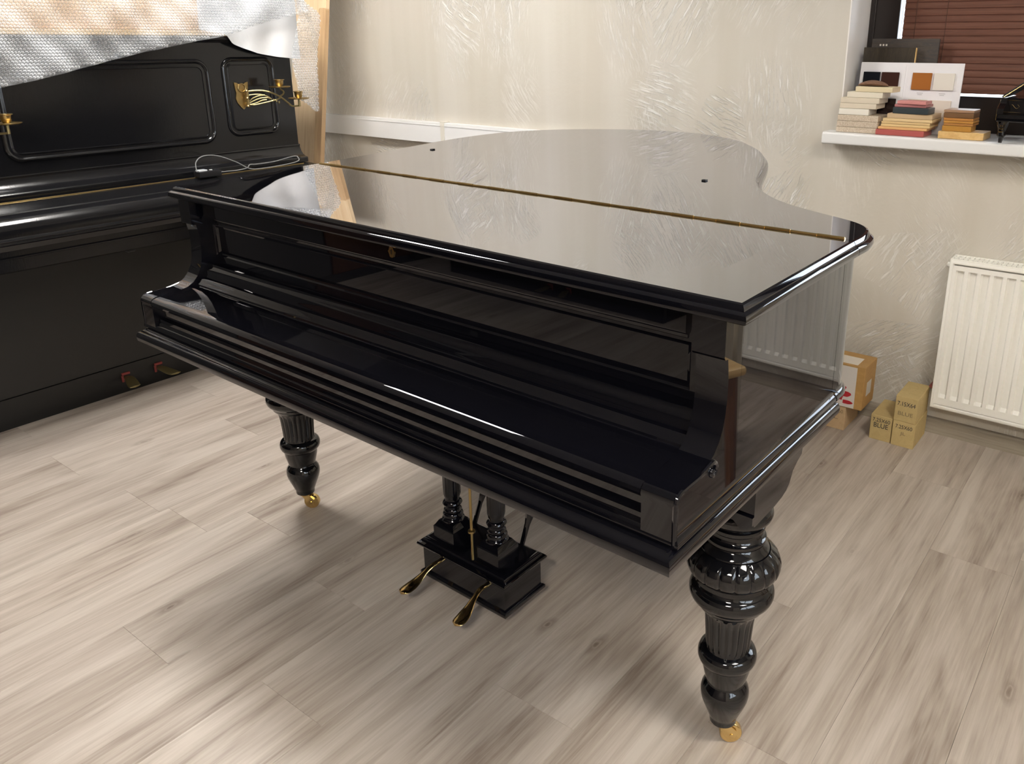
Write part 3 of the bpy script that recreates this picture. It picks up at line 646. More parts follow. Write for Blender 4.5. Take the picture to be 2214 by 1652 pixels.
# candle sconces
def sconce(label):
    t = thing('candle_sconce', label, 'sconce', (0,0,0), group='brass candle sconces on the upright piano')
    px = XU-0.0035; yc, zc = 1.157, 1.13
    pl = [(-0.032,0.055), (-0.020,0.052), (-0.012,0.046), (0.0,0.050), (0.012,0.046), (0.020,0.052), (0.032,0.055), (0.030,0.030), (0.026,0.010), (0.031,-0.012), (0.026,-0.030), (0.012,-0.048), (0.0,-0.060), (-0.012,-0.048), (-0.026,-0.030), (-0.031,-0.012), (-0.026,0.010), (-0.030,0.030)]
    MB().extrude([(yc+a, zc+b_) for a, b_ in pl], 0, px, px+0.005).build('backplate', 'old_brass', t)
    rg = [(px+0.006, yc+0.017*math.cos(a), zc+0.030+0.017*math.sin(a)) for a in [2*math.pi*i/20 for i in range(21)]]
    MB().tube(rg, 0.003, 8).build('ring', 'old_brass', t)
    hd = MB().tube([(px+0.022, yc+0.012, zc-0.048), (px+0.022, yc+0.012, zc+0.022)], 0.005, 10)
    for dz in (-0.045, -0.012, 0.018): hd.lathe([(zc+dz-0.006,0.004), (zc+dz,0.0085), (zc+dz+0.006,0.004)], px+0.022, yc+0.012, 12)
    hd.box(px+0.004, px+0.022, yc+0.006, yc+0.018, zc-0.040, zc-0.030, .002).box(px+0.004, px+0.022, yc+0.006, yc+0.018, zc+0.002, zc+0.012, .002)
    hd.build('hinge_post', 'old_brass', t)
    A = Vector((px+0.024, yc+0.014, 0)); Bp = Vector((-1.15, 1.341, 0))
    def w_(u, z): p = A+(Bp-A)*u; return (p.x, p.y, z)
    arm_ = MB()
    def rod(pts, r=0.0030): arm_.tube([w_(u, z) for u, z in spline(pts, 5)], r, 6)
    rod([(0.0,1.146), (0.15,1.149), (0.33,1.147), (0.5,1.136), (0.65,1.118), (0.76,1.098), (0.82,1.086)], 0.0042)
    rod([(0.0,1.092), (0.12,1.090), (0.28,1.096), (0.45,1.104), (0.56,1.110), (0.64,1.118)], 0.0034)
    rod([(0.0,1.130), (0.15,1.133), (0.3,1.130), (0.42,1.118), (0.46,1.110)])
    rod([(0.02,1.098), (0.12,1.108), (0.25,1.117), (0.38,1.118), (0.43,1.112)])
    rod([(0.03,1.105), (0.08,1.116), (0.2,1.126), (0.33,1.130)])
    rod([(0.05,1.092), (0.16,1.098), (0.27,1.108), (0.36,1.110)])
    rod([(0.0,1.090), (0.0,1.148)], 0.0045)
    for u in (0.50, 0.55, 0.60): arm_.tube([w_(u-0.012, 1.108-0.1*(u-0.5)), w_(u+0.012, 1.108-0.1*(u-0.5))], [0.006, 0.005], 8)
    rod([(0.80,1.088), (0.86,1.081), (0.93,1.081), (1.0,1.082)], 0.0040); arm_.tube([w_(1.0, 1.079), w_(1.0, 1.110)], 0.0050, 8)
    rod([(0.60,1.121), (0.68,1.130), (0.71,1.142), (0.66,1.152), (0.64,1.160)], 0.0038)
    arm_.build('arm', 'dull_brass', t)
    for u, z in ((1.0, 1.110), (0.64, 1.160)):
        x, y, _ = w_(u, 0)
        MB().lathe([(z-0.001,0.012), (z,0.036), (z+0.002,0.043), (z+0.005,0.045), (z+0.006,0.043), (z+0.003,0.038), (z+0.002,0.012), (z+0.004,0.011), (z+0.008,0.012), (z+0.013,0.0155), (z+0.022,0.0165), (z+0.030,0.0175), (z+0.032,0.022), (z+0.034,0.022), (z+0.034,0.014), (z+0.018,0.012)], x, y, 28).build('candle_cup', 'old_brass', t)
    return t
s1_ = sconce('brass two-cup candle sconce on the right-hand field of the upright piano')
s2_ = copy_tree(s1_); s2_.location = (0, -1.131, -0.023); s2_['label'] = 'brass candle sconce cut off by the left edge of the photo'

# small black box with a looped cable on the upright's fallboard
cbx = thing('cable_box', 'small black plastic box with clear end and looped grey cable on the upright piano fallboard', 'device', (0,0,0))
zt_ = 0.8265
MB().box(-1.195, -1.150, 0.845, 0.940, zt_, zt_+0.024, 0.003).build('housing', 'black_rubber', cbx)
MB().box(-1.188, -1.158, 0.848, 0.885, zt_+0.022, zt_+0.030, 0.003).build('clear_cover', 'clear_plastic', cbx)
MB().box(-1.180, -1.170, 0.902, 0.912, zt_+0.0235, zt_+0.0255).build('switch', 'white_plastic', cbx)
cab = spline([(-1.17, 0.846, 0.85), (-1.185, 0.855, 0.885), (-1.20, 0.895, 0.905), (-1.20, 0.96, 0.900), (-1.185, 1.03, 0.868), (-1.17, 1.08, 0.836), (-1.16, 1.14, 0.832), (-1.17, 1.26, 0.834), (-1.195, 1.335, 0.838), (-1.205, 1.345, 0.85), (-1.215, 1.33, 0.858), (-1.21, 1.22, 0.846), (-1.20, 1.13, 0.846), (-1.185, 1.09, 0.850), (-1.175, 1.07, 0.840), (-1.17, 1.02, 0.836), (-1.172, 0.938, 0.838)], 6)
MB().tube(cab, 0.0021, 6).build('cable', 'grey_cable', cbx)

# ------------------------------------------------------------------ things on top of the upright
zt2 = 1.3725
tag(MB().box(-1.62, -1.275, 0.02, 1.33, zt2, zt2+0.020, 0.002).build('honey_board', 'honey'), 'long honey-coloured board lying on the upright piano under bubble wrap', 'board')
tag(MB().box(-1.60, -1.30, 0.05, 1.27, zt2+0.0205, zt2+0.15, 0.004).build('wooden_slab', 'tan_board'), 'thick tan wooden slab lying on the honey-coloured board under bubble wrap', 'slab')
tag(MB().box(-1.58, -1.32, 0.40, 0.98, zt2+0.1505, zt2+0.165, 0.002).build('paper_sheet', solid((0.70,0.42,0.36), 0.7)), 'pink paper sheet on top of the tan wooden slab', 'paper')

# bubble wrap
def interp(tab, x):
    if x <= tab[0][0]: return tab[0][1]
    for (a, va), (b_, vb) in zip(tab, tab[1:]):
        if x <= b_: return va+(vb-va)*(x-a)/(b_-a)
    return tab[-1][1]
low = [(-0.20,1.12), (0.1,1.178), (0.248,1.203), (0.396,1.233), (0.556,1.268), (0.73,1.310), (0.917,1.345), (1.095,1.376), (1.254,1.424), (1.442,1.466), (1.47,1.47)]
ZT = 1.575
def wav(y, z):
    d = max(0.0, 1.40-z)
    return -1.222 + 0.010*math.sin(y*9+z*14) + 0.006*math.sin(y*23-z*31) + 0.004*math.sin(y*47+z*40) + 0.015*d + (0.012 if y > 1.02 else 0.012*max(0, (y-0.9)/0.12))
rows = []; ys = [-0.2+1.67*i/120 for i in range(121)]
for j in range(25):
    rows.append([(wav(y, interp(low, y)+(ZT-interp(low, y))*j/24), y, interp(low, y)+(ZT-interp(low, y))*j/24) for y in ys])
for j in range(1, 8):
    t_ = j/7; rows.append([(wav(y, ZT)-0.33*t_, y, ZT+0.012*math.sin(t_*3)) for y in ys])
bw = tag(MB().grid(rows).build('bubble_wrap', 'film'), 'clear bubble wrap draped over the top of the upright piano', 'bubble wrap')
def bubbles(surf, inside, y0, y1, z0, z1, pitch, parent, nrm):
    r = pitch*0.46; b = MB(); vs = []; fs = []; j = 0; z = z0
    while z < z1:
        y = y0+(pitch/2 if j % 2 else 0)
        while y < y1:
            if inside(y, z):
                o = len(vs)
                for q, h in ((1.0, 0.0), (0.93, 0.0028), (0.60, 0.0044)):
                    for i in range(8):
                        a = 2*math.pi*i/8; yy, zz = y+r*q*math.cos(a), z+r*q*math.sin(a); p = surf(yy, zz); vs.append((p[0]+nrm[0]*h, p[1]+nrm[1]*h, p[2]))
                p = surf(y, z); vs.append((p[0]+nrm[0]*0.0047, p[1]+nrm[1]*0.0047, p[2]))
                for q in (0, 1): fs += [(o+q*8+i, o+q*8+(i+1) % 8, o+q*8+8+(i+1) % 8, o+q*8+8+i) for i in range(8)]
                fs += [(o+16+i, o+16+(i+1) % 8, o+24) for i in range(8)]
            y += pitch
        z += pitch*0.866; j += 1
    me = bpy.data.meshes.new('bubbles'); me.from_pydata(vs, [], fs); me.materials.append(M['bubble']); me.shade_smooth()
    o = link('bubbles', me, parent); o['kind'] = 'stuff'; return o
bubbles(lambda y, z: (wav(y, z), y, z), lambda y, z: interp(low, y)+0.005 < z < ZT-0.004, 0.15, 1.465, 1.15, ZT, 0.0118, bw, (1, 0))
# hanging flap at the end of the upright
ledge = [(1.02,1.487), (1.046,1.470), (1.08,1.435), (1.104,1.385), (1.213,1.372), (1.278,1.372), (1.36,1.395), (1.468,1.42), (1.56,1.425)]
redge = [(1.02,1.492), (1.046,1.494), (1.129,1.491), (1.23,1.495), (1.29,1.511), (1.389,1.533), (1.458,1.546), (1.477,1.538), (1.517,1.47), (1.56,1.43)]
def wf(y, z): return -1.212 + 0.006*math.sin(y*40+z*9) + 0.005*math.sin(z*28) - 0.05*max(0, y-1.43)
rows = []
for j in range(41):
    z = 1.046+(1.53-1.046)*j/40; a, c_ = interp(ledge, z), interp(redge, z)
    rows.append([(wf(a+(c_-a)*i/14, z), a+(c_-a)*i/14, z) for i in range(15)])
fpo = MB().grid(rows).build('hanging_flap', 'film', bw)
bubbles(lambda y, z: (wf(y, z), y, z), lambda y, z: interp(ledge, z)+0.004 < y < interp(redge, z)-0.003, 1.35, 1.56, 1.05, 1.525, 0.0118, bw, (1, 0)).name = 'flap_bubbles'
# foam sheet under the wrap
lowf = [(0.95,1.40), (1.09,1.376), (1.119,1.340), (1.169,1.321), (1.231,1.302), (1.319,1.286), (1.411,1.277), (1.436,1.275)]
rows = []
def wfo(y, z): return -1.243 + 0.006*math.sin(y*19+z*5) + 0.004*math.sin(y*41-z*17)
for j in range(26):
    rows.append([])
    for i in range(41):
        y = 0.98+0.455*i/40; z0 = interp(lowf, y); z = z0+(1.56-z0)*j/25; rows[-1].append((wfo(y, z), y, z))
fo = MB().grid(rows); rows2 = [[(p[0]-0.002, p[1], p[2]) for p in r] for r in rows]; fo.grid(rows2)
tag(fo.build('foam_sheet', 'foam'), 'white packing foam sheet hanging over the corner of the upright piano', 'foam sheet')

# boards leaning behind the upright
def lean_board(name, m, x0, x1, y_, th, h, label, rnd):
    o = [(x0, 0), (x1, 0), (x1, h-rnd)]
    if rnd > 0.001:
        for i in range(1, 6): a = R(90*i/6); o.append((x1-rnd+rnd*math.cos(a), h-rnd+rnd*math.sin(a)))
        for i in range(0, 6): a = R(90+90*i/6); o.append((x0+rnd+rnd*math.cos(a), h-rnd+rnd*math.sin(a)))
    else: o += [(x0, h)]
    o += [(x0, h-rnd)] if rnd > 0.001 else []
    b = MB().extrude(o, 1, 0, th).build(name, m, loc=(0, y_, 0)); b.rotation_euler = (R(-9), 0, 0)
    return tag(b, label, 'board')
lean_board('leaning_board', 'tan_board', -1.432, -1.378, 1.462, 0.022, 1.52, 'narrow tan board with rounded top leaning behind the upright piano', 0.012)
lean_board('leaning_board', 'pale_board', -1.66, -1.41, 1.487, 0.020, 1.9, 'wide pale board leaning behind the narrow tan board by the upright piano', 0.0)

# ------------------------------------------------------------------ cable trunking on the wall
a = at(705, 246, 1, 1.992); bq = at(705, 286, 1, 1.992); jx = at(956, 268, 1, 1.992).x
tk = struct(MB().box(-2.3, jx-0.012, 1.992, YB, bq.z, a.z, 0.002).build('trim_3', 'white_plastic'), 'white cable trunking along the back wall')
MB().box(jx+0.012, 0.2, 1.992, YB, bq.z, a.z, 0.002).build('trunking_length', 'white_plastic', tk)
MB().box(jx-0.0135, jx+0.0135, 1.989, YB, bq.z-0.002, a.z+0.006, 0.002).build('joint_cover', mat('cream_plastic', (0.70,0.67,0.60), 0.4), tk)
for x0, x1 in ((-2.3, jx-0.014), (jx+0.014, 0.2)): MB().box(x0, x1, 1.9900, 1.9935, a.z-0.016, a.z-0.012).build('cover_lip', 'white_plastic', tk)

# ------------------------------------------------------------------ radiator
ra = thing('radiator', 'white ribbed steel panel radiator under the window', 'radiator', (0,0,0))
rx0, rx1, ry, rz0, rz1 = 1.463, 2.75, 1.945, 0.132, 0.664
b = MB().box(rx0+0.006, rx1, ry+0.013, ry+0.020, rz0, rz1-0.008, 0.003).build('front_panel', 'white_paint', ra)
# front face with pressed-in flutes
fz0, fz1 = 0.170, 0.630; pitch = 0.0388; xs = rx0+0.016; fp = MB(); yf, dp = ry+0.0015, 0.0095
fp.add([(rx0+0.012, yf, rz0+0.012), (rx1, yf, rz0+0.012), (rx1, yf, fz0), (rx0+0.012, yf, fz0)], [(0,1,2,3)]).add([(rx0+0.012, yf, fz1), (rx1, yf, fz1), (rx1, yf, rz1-0.018), (rx0+0.012, yf, rz1-0.018)], [(0,1,2,3)])
fp.add([(rx0+0.012, yf, fz0), (xs+0.006, yf, fz0), (xs+0.006, yf, fz1), (rx0+0.012, yf, fz1)], [(0,1,2,3)])
flm = None; fw = pitch-0.012
while xs+pitch < rx1-0.01:
    if flm is None:
        vs = []
        for z, q in ((fz0, 0.0), (fz0+0.012, 1.0), (fz1-0.007, 1.0), (fz1, 0.0)):
            for u, h in ((0, 0), (0.18, 1), (0.82, 1), (1, 0)): vs.append((fw*(u if 0 < q else u), dp*h*q, z))
        flm = MB().add(vs, [(a*4+k, a*4+k+1, (a+1)*4+k+1, (a+1)*4+k) for a in range(3) for k in range(3)]).mesh('flute', M['white_paint'], 20)
    link('flute', flm, ra, (xs+0.006, yf, 0))
    x2 = xs+pitch-0.006; x3 = x2+0.012 if xs+2*pitch < rx1-0.01 else rx1
    fp.add([(x2, yf, fz0), (x3, yf, fz0), (x3, yf, fz1), (x2, yf, fz1)], [(0,1,2,3)]); xs += pitch
fp.build('face_sheet', 'white_paint', ra, None)
fr_ = [(rx0+0.010, rz0+0.006), (rx1-0.010, rz0+0.006), (rx1-0.010, rz1-0.012), (rx0+0.010, rz1-0.012)]
MB().ring(fr_, inward_vecs(fr_), [(-0.010, 0.0), (-0.010, -0.008), (-0.006, -0.011), (0.0, -0.011), (0.004, -0.007), (0.0045, 0.0)], False, False).map(lambda p: (p[0], ry+0.010+p[2]*0.9, p[1])).build('panel_rim', 'white_paint', ra)
MB().box(rx0, rx0+0.006, ry, YB-0.010, rz0+0.005, rz1, 0.002).build('side_cover', 'white_paint', ra)
tg = MB().box(rx0, rx1, ry+0.002, ry+0.010, rz1-0.006, rz1+0.003, .001).box(rx0, rx1, YB-0.018, YB-0.010, rz1-0.006, rz1+0.003, .001)
x = rx0
while x < rx1: tg.box(x, x+0.0055, ry+0.010, YB-0.018, rz1-0.004, rz1+0.002); x += 0.0145
tg.box(rx0, rx1, ry+0.036, ry+0.041, rz1-0.004, rz1+0.002)
tg.build('top_grille', 'white_paint', ra)
MB().box(rx0+0.006, rx1, YB-0.03, YB-0.012, rz0, rz1-0.02).build('back_panel', 'white_paint', ra)
MB().tube([(rx0-0.012, ry+0.030, rz1-0.025), (rx0+0.002, ry+0.030, rz1-0.025)], 0.009, 12).build('air_valve', 'white_paint', ra)
MB().tube([(rx0-0.010, ry+0.035, rz0+0.06), (rx0+0.002, ry+0.035, rz0+0.06)], 0.008, 12).tube([(rx0-0.012, ry+0.035, rz0+0.06), (rx0-0.012, YB-0.0165, rz0+0.06)], 0.006, 10).build('pipe_plug', mat('red_brown_plastic', (0.35,0.10,0.08), 0.5), ra)

# ------------------------------------------------------------------ blind
bl = thing('venetian_blind', 'closed brown venetian blind in the window recess', 'blind', (0,0,0))
BX0, BX1, BY = 1.150, 1.79, 2.205
sl = MB(); sec = []
for i in range(7):
    u = -1+2*i/6; sec.append((u*0.0135, -0.0018*(1-u*u)))
rows = [[(x, p[1]-0.0006, p[0]) for p in sec] for x in (BX0, BX1)]; rows2 = [[(x, p[1]+0.0002, p[0]) for p in sec] for x in (BX1, BX0)]
sl.grid(rows).grid(rows2); slm = sl.mesh('slat', M['slat'])
z = 1.208; c0 = 0
while z < 2.25:
    o = link('slat', slm, bl, (0, BY, z)); o.rotation_euler = (R(-14), 0, 0); z += 0.0222
MB().box(BX0, BX1, BY-0.010, BY+0.010, 1.184, 1.196, 0.003).build('bottom_rail', 'slat', bl)
MB().box(BX0, BX1, BY-0.018, BY+0.018, 2.25, 2.30, 0.003).build('head_rail', 'slat', bl)
for x in (1.192, 1.292, 1.62): MB().tube([(x, BY-0.0085, 1.19), (x, BY-0.0085, 2.26)], 0.0010, 6).build('ladder_cord', mat('brown_cord', (0.07,0.03,0.02), 0.8), bl)

# ------------------------------------------------------------------ things on the window sill
SZ = 1.0525
ZS = lambda zx, zy: (1790+zx/5.222, 130+zy/5.222)
def block_stack(rows, Y, group):
    z = SZ
    for nm, m, zx0, zx1, zya, zyb, dep, dy, rot, label in rows:
        a = at(*ZS(zx0, zyb), 1, Y+dy); bq = at(*ZS(zx1, zyb), 1, Y+dy); c_ = at(*ZS(zx0, zya), 1, Y+dy); t = max(0.006, c_.z-a.z)
        wd = bq.x-a.x
        o = MB().box(0, wd, 0, dep, 0, t, 0.0020, 2).build(nm, m, loc=(a.x, Y+dy, z+0.0002)); o.rotation_euler = (0, 0, R(rot))
        tag(o, label, 'sample block', group); z += t+0.0004
    return z
cream = solid((0.66,0.58,0.46)); white = solid((0.76,0.72,0.64)); ivory = solid((0.72,0.66,0.54))
zt1 = block_stack([
 ('sample_block', 'speckle', 88, 560, 752, 812, 0.10, 0.0, 0, 'speckled chipboard block at the bottom of the left white stack'),
 ('sample_block', 'speckle', 95, 560, 682, 748, 0.10, 0.0, 0, 'speckled chipboard block second from the bottom of the left white stack'),
 ('sample_block', 'speckle', 106, 566, 606, 672, 0.11, 0.0, 0, 'speckled chipboard block third from the bottom of the left white stack'),
 ('sample_block', white, 120, 455, 530, 600, 0.10, 0.0, 2, 'short white block in the middle of the left white stack'),
 ('sample_block', cream, 132, 545, 465, 525, 0.10, 0.003, 0, 'cream block just above the short white block in the left stack'),
 ('sample_block', cream, 142, 580, 398, 460, 0.10, 0.003, 0, 'cream block third from the top of the left white stack'),
 ('sample_block', ivory, 215, 620, 328, 392, 0.09, 0.006, 0, 'ivory block second from the top of the left white stack'),
 ('sample_block', solid((0.68,0.58,0.38)), 312, 738, 262, 322, 0.08, 0.008, -2, 'pale yellow block on top of the left white stack, under the bark'),
], 1.978, 'white sample blocks stacked on the sill')
# bark on top
bk = MB(); rows = []
for i in range(13):
    u = i/12; wd = 0.032*math.sin(u*math.pi)**0.6+0.002; hh = 0.009*math.sin(u*math.pi)**0.7+0.001
    rows.append([(0.006+0.105*u, wd*math.cos(a), hh*(1+math.sin(a))+0.003*math.sin(u*9)*0) for a in [2*math.pi*k/12 for k in range(13)]])
bk.grid(rows)
a = at(*ZS(282, 250), 1, 1.985)
tag(bk.build('bark_piece', 'bark', loc=(a.x, 2.022, zt1+0.0002)), 'piece of brown bark lying on the left white stack', 'bark')
red = solid((0.42,0.10,0.09), 0.4)
block_stack([
 ('sample_board', red, 530, 1078, 795, 858, 0.10, 0.0, 0, 'red board at the bottom of the middle stack'),
 ('sample_board', solid((0.72,0.42,0.18)), 560, 1115, 762, 792, 0.11, 0.004, 0, 'thin orange board on the red board in the middle stack'),
 ('sample_board', solid((0.70,0.50,0.24)), 592, 1150, 728, 758, 0.11, 0.006, 0, 'thin yellow wood board third from the bottom of the middle stack'),
 ('sample_board', solid((0.66,0.47,0.23)), 600, 1155, 697, 724, 0.11, 0.006, 0, 'thin yellow wood board fourth from the bottom of the middle stack'),
 ('sample_board', solid((0.70,0.52,0.28)), 616, 1180, 658, 692, 0.12, 0.006, 0, 'thin yellow wood board under the tan board in the middle stack'),
 ('sample_board', solid((0.55,0.40,0.24)), 665, 1182, 595, 650, 0.12, 0.008, 0, 'tan board under the dark grey block in the middle stack'),
 ('sample_board', solid((0.035,0.045,0.05), 0.4), 728, 1138, 520, 590, 0.07, 0.008, -3, 'dark grey block in the middle stack'),
 ('sample_board', solid((0.42,0.16,0.16)), 752, 1112, 482, 515, 0.09, 0.014, 0, 'thin dull pink board above the dark grey block'),
 ('sample_board', solid((0.58,0.24,0.23)), 782, 1116, 436, 476, 0.06, 0.012, -4, 'pink board on top of the middle stack'),
], 1.966, 'coloured sample boards stacked on the sill')
block_stack([
 ('wood_sample', 'honey', 1238, 1758, 778, 860, 0.11, 0.0, 0, 'wide honey wood board at the bottom of the right stack'),
 ('wood_sample', solid((0.44,0.22,0.04), 0.4), 1286, 1618, 712, 774, 0.07, 0.010, 0, 'amber wood sample on the wide honey board'),
 ('wood_sample', solid((0.40,0.18,0.045), 0.4), 1306, 1640, 682, 708, 0.09, 0.010, 0, 'orange-brown wood sample second above the wide honey board'),
 ('wood_sample', solid((0.50,0.24,0.05), 0.4), 1308, 1646, 652, 680, 0.09, 0.010, 0, 'amber wood sample third above the wide honey board'),
 ('wood_sample', solid((0.46,0.20,0.045), 0.4), 1306, 1646, 620, 650, 0.09, 0.010, 0, 'amber wood sample just under the brown one in the right stack'),
 ('wood_sample', solid((0.17,0.085,0.035), 0.4), 1306, 1650, 560, 618, 0.09, 0.010, 0, 'dark brown wood sample near the top of the right stack'),
 ('wood_sample', solid((0.36,0.22,0.14), 0.3), 1312, 1660, 525, 556, 0.09, 0.012, 0, 'glossy brown wood sample on top of the right stack'),
], 1.972, 'stained wood samples stacked on the sill')
# swatch card leaning against the window
a = at(1861, 139, 1, 2.10); bq = at(2086, 136, 1, 2.10); cb = at(2074, 226, 1, 2.09)
W_ = bq.x-a.x; H_ = bq.z-SZ-0.002
sw = thing('swatch_card', 'white folded colour card with glossy wood finish chips leaning behind the stacks', 'swatch card', (a.x, 2.088, SZ+0.0005)); sw.rotation_euler = (R(-5), 0, 0)
wc_ = solid((0.78,0.77,0.80), 0.5)
MB().box(0, W_*0.455, 0, 0.004, 0, H_, 0.0008, 1).build('leaf', wc_, sw); MB().box(W_*0.475, W_, 0, 0.004, 0, H_, 0.0008, 1).build('leaf', wc_, sw)
MB().box(W_*0.455, W_*0.475, 0.001, 0.004, 0, H_).build('spine', wc_, sw)
chips = [((0.04,0.21), (0.62,0.86), (0.006,0.008,0.012), 0.05), ((0.225,0.40), (0.62,0.86), (0.045,0.018,0.014), 0.05), ((0.53,0.715), (0.62,0.86), (0.36,0.13,0.03), 0.2), ((0.735,0.93), (0.62,0.86), (0.74,0.70,0.64), 0.3),
         ((0.04,0.21), (0.24,0.48), (0.03,0.012,0.01), 0.1), ((0.225,0.40), (0.24,0.48), (0.02,0.010,0.010), 0.1), ((0.52,0.705), (0.24,0.48), (0.58,0.54,0.38), 0.3), ((0.73,0.93), (0.24,0.48), (0.70,0.62,0.55), 0.3)]
for (u0, u1), (v0, v1), c, rg in chips: MB().box(u0*W_, u1*W_, -0.006, 0.0, v0*H_, v1*H_, 0.001, 1).build('chip', solid(c, rg), sw)
for u, v in ((0.62, 0.575), (0.83, 0.575), (0.62, 0.20), (0.83, 0.20), (0.31, 0.575)):
    for dv, hw in ((0, 0.03), (-0.022, 0.022)): MB().box((u-hw)*W_, (u+hw)*W_, -0.0004, 0.0, (v+dv)*H_-0.0012, (v+dv)*H_+0.0008).build('caption_line', solid((0.45,0.44,0.46)), sw, None)
a = at(1866, 106, 1, 2.13); bq = at(1979, 102, 1, 2.13)
o = MB().box(0, bq.x-a.x, 0, 0.012, 0, bq.z-SZ-0.001, 0.0015, 1).build('oak_sample', 'dark_oak', loc=(a.x, 2.122, SZ+0.0005)); o.rotation_euler = (R(-4), 0, 0)
tag(o, 'dark stained oak sample board leaning behind the white swatch card', 'sample board')
MB().box(bq.x-a.x, bq.x-a.x+0.0025, 0.0, 0.012, 0.0, bq.z-SZ-0.002).build('raw_edge', 'honey', o)
a2 = at(1885, 85, 1, 2.16); b2 = at(2032, 83, 1, 2.16)
o = MB().box(0, b2.x-a2.x, 0, 0.010, 0, b2.z-SZ-0.001, 0.0012, 1).build('veneer_sample', 'grey_veneer', loc=(a2.x, 2.150, SZ+0.0005)); o.rotation_euler = (R(-3), 0, 0)
tag(o, 'taller grey-brown veneer sample board at the back of the sill', 'sample board')
for i in range(3): MB().box(0.028+i*0.0105, 0.034+i*0.0105, -0.0005, 0.0, b2.z-SZ-0.0255, b2.z-SZ-0.019).build('label_mark', white, o, None)

# toy grand piano at the edge of the frame
ty = thing('toy_piano', 'miniature black grand piano with gold lines on the window sill', 'toy piano', (1.544, 1.978, SZ)); ty.scale = (1.0, 1.0, 1.0)
blk = M['lacquer_leg']
def tpart(b, nm, m, par=None): return b.build(nm, m, par or ty)
ol = spline([(0.0,0.0), (0.21,0.0), (0.215,0.05), (0.18,0.10), (0.13,0.14), (0.09,0.19), (0.04,0.20), (0.0,0.17), (0.0,0.0)], 4)[:-1]
bd = tpart(MB().ring(ol, inward_vecs(ol), [(0.004,0.072), (0,0.074), (0,0.132), (0.004,0.134)]), 'body', blk)
tpart(MB().box(-0.006, 0.216, -0.05, 0.0, 0.066, 0.088, 0.004), 'key_shelf', blk)
for x in (-0.006, 0.198): tpart(MB().extrude([(-0.05,0.088), (-0.05,0.105), (-0.03,0.112), (-0.012,0.125), (-0.008,0.134), (0.0,0.134), (0.0,0.088)], 0, x, x+0.018), 'arm', blk)
ll = MB().ring([(x, y) for x, y in ol], inward_vecs(ol), [(-0.004,0.0), (-0.004,0.006)]).map(lambda p: (0.0+p[0]*math.cos(R(38))-p[2]*0.5, p[1], 0.137+p[0]*math.sin(R(38))+p[2]))
tpart(ll, 'lid', mat('toy_lid', (0.02,0.02,0.022), 0.5))
gold = M['brass']
def loop(pts, r=0.0010): return MB().tube(pts+[pts[0], pts[1]], r, 5)
tpart(loop([(0.004, -0.0006, 0.080+0.012), (0.06, -0.0006, 0.092), (0.06, -0.0006, 0.128), (0.004, -0.0006, 0.128)]), 'gold_line', gold, bd)
tpart(MB().tube([(0.0, -0.006, 0.1375), (0.165, -0.006, 0.1375+0.165*math.tan(R(38)))], 0.0016, 6), 'lid_gold_edge', gold)
tpart(loop([(-0.0066, -0.046, 0.070), (-0.0066, -0.046, 0.104), (-0.0066, -0.012, 0.122), (-0.0066, -0.004, 0.130), (-0.0066, 0.12, 0.130), (-0.0066, 0.12, 0.078), (-0.0066, -0.004, 0.074)]), 'side_gold_line', gold)
tpart(MB().tube(spline([(0.020,-0.0006,0.108), (0.026,-0.0006,0.115), (0.033,-0.0006,0.108), (0.040,-0.0006,0.104), (0.046,-0.0006,0.110), (0.041,-0.0006,0.116)], 4), 0.0010, 5), 'gold_scroll', gold, bd)
for x, y in ((0.012, -0.026), (0.196, -0.026), (0.06, 0.165)):
    lg = tpart(MB().lathe([(0.016,0.008), (0.024,0.013), (0.034,0.011), (0.044,0.012), (0.055,0.016), (0.068,0.019), (0.075,0.019)], x, y, 16), 'leg', blk)
    wv = MB().tube([(x-0.004, y, 0.0135), (x+0.004, y, 0.0135)], 0.0135, 18); tpart(wv, 'wheel', 'black_rubber', lg)
    for q in range(3): tpart(MB().box(x-0.006+q*0.001, x+0.004, y-0.0155, y-0.0105, 0.034+q*0.009, 0.037+q*0.009, 0.0008, 1), 'gilt_carving', 'brass', lg)

# ------------------------------------------------------------------ boxes on the floor
def lettered(o, lines, w_, dep):
    for body, size, wd, zc, m in lines:
        me = text_mesh(body, size, M[m], wd); t = link('lettering', me, o, (w_/2, -0.0006, zc)); t.rotation_euler = (R(90), 0, 0)
def kraft_box(x0, y0, z0, w_, dep, h, m, label, lines, rot=0.0):
    t = thing('kraft_box', label, 'box', (x0, y0, z0), R(rot), 'small kraft boxes on the floor')
    bd_ = MB().box(0, w_, 0, dep, 0, h, 0.0012, 1).build('carton_body', m, t)
    MB().box(0.0006, w_-0.0006, 0.001, dep-0.001, h-0.0004, h+0.0012).build('flap', m, t, None)
    lettered(t, lines, w_, dep); return t
bw_, bd2, bh = 0.074, 0.155, 0.093
kraft_box(1.3735, 1.838, 0, bw_+0.002, bd2, bh, 'kraft', 'kraft box stencilled 7.25X60 under the 7.15X64 box by the radiator', [('7.25X60', 0.020, 0.056, 0.074, 'ink'), ('JL', 0.016, 0.018, 0.050, 'faint_ink')])
kraft_box(1.3735, 1.838, bh+0.0016, bw_, bd2-0.005, bh, 'kraft', 'kraft box stencilled 7.15X64 stacked on another box by the radiator', [('7.15X64', 0.022, 0.060, 0.066, 'ink'), ('BLUE', 0.020, 0.050, 0.030, 'faint_ink')])
kraft_box(1.296, 1.842, 0, bw_, bd2, bh, 'kraft', 'kraft box stencilled 7.25X60 BLUE standing alone on the floor', [('7.25X60', 0.020, 0.060, 0.076, 'ink'), ('BLUE', 0.026, 0.050, 0.056, 'ink')])
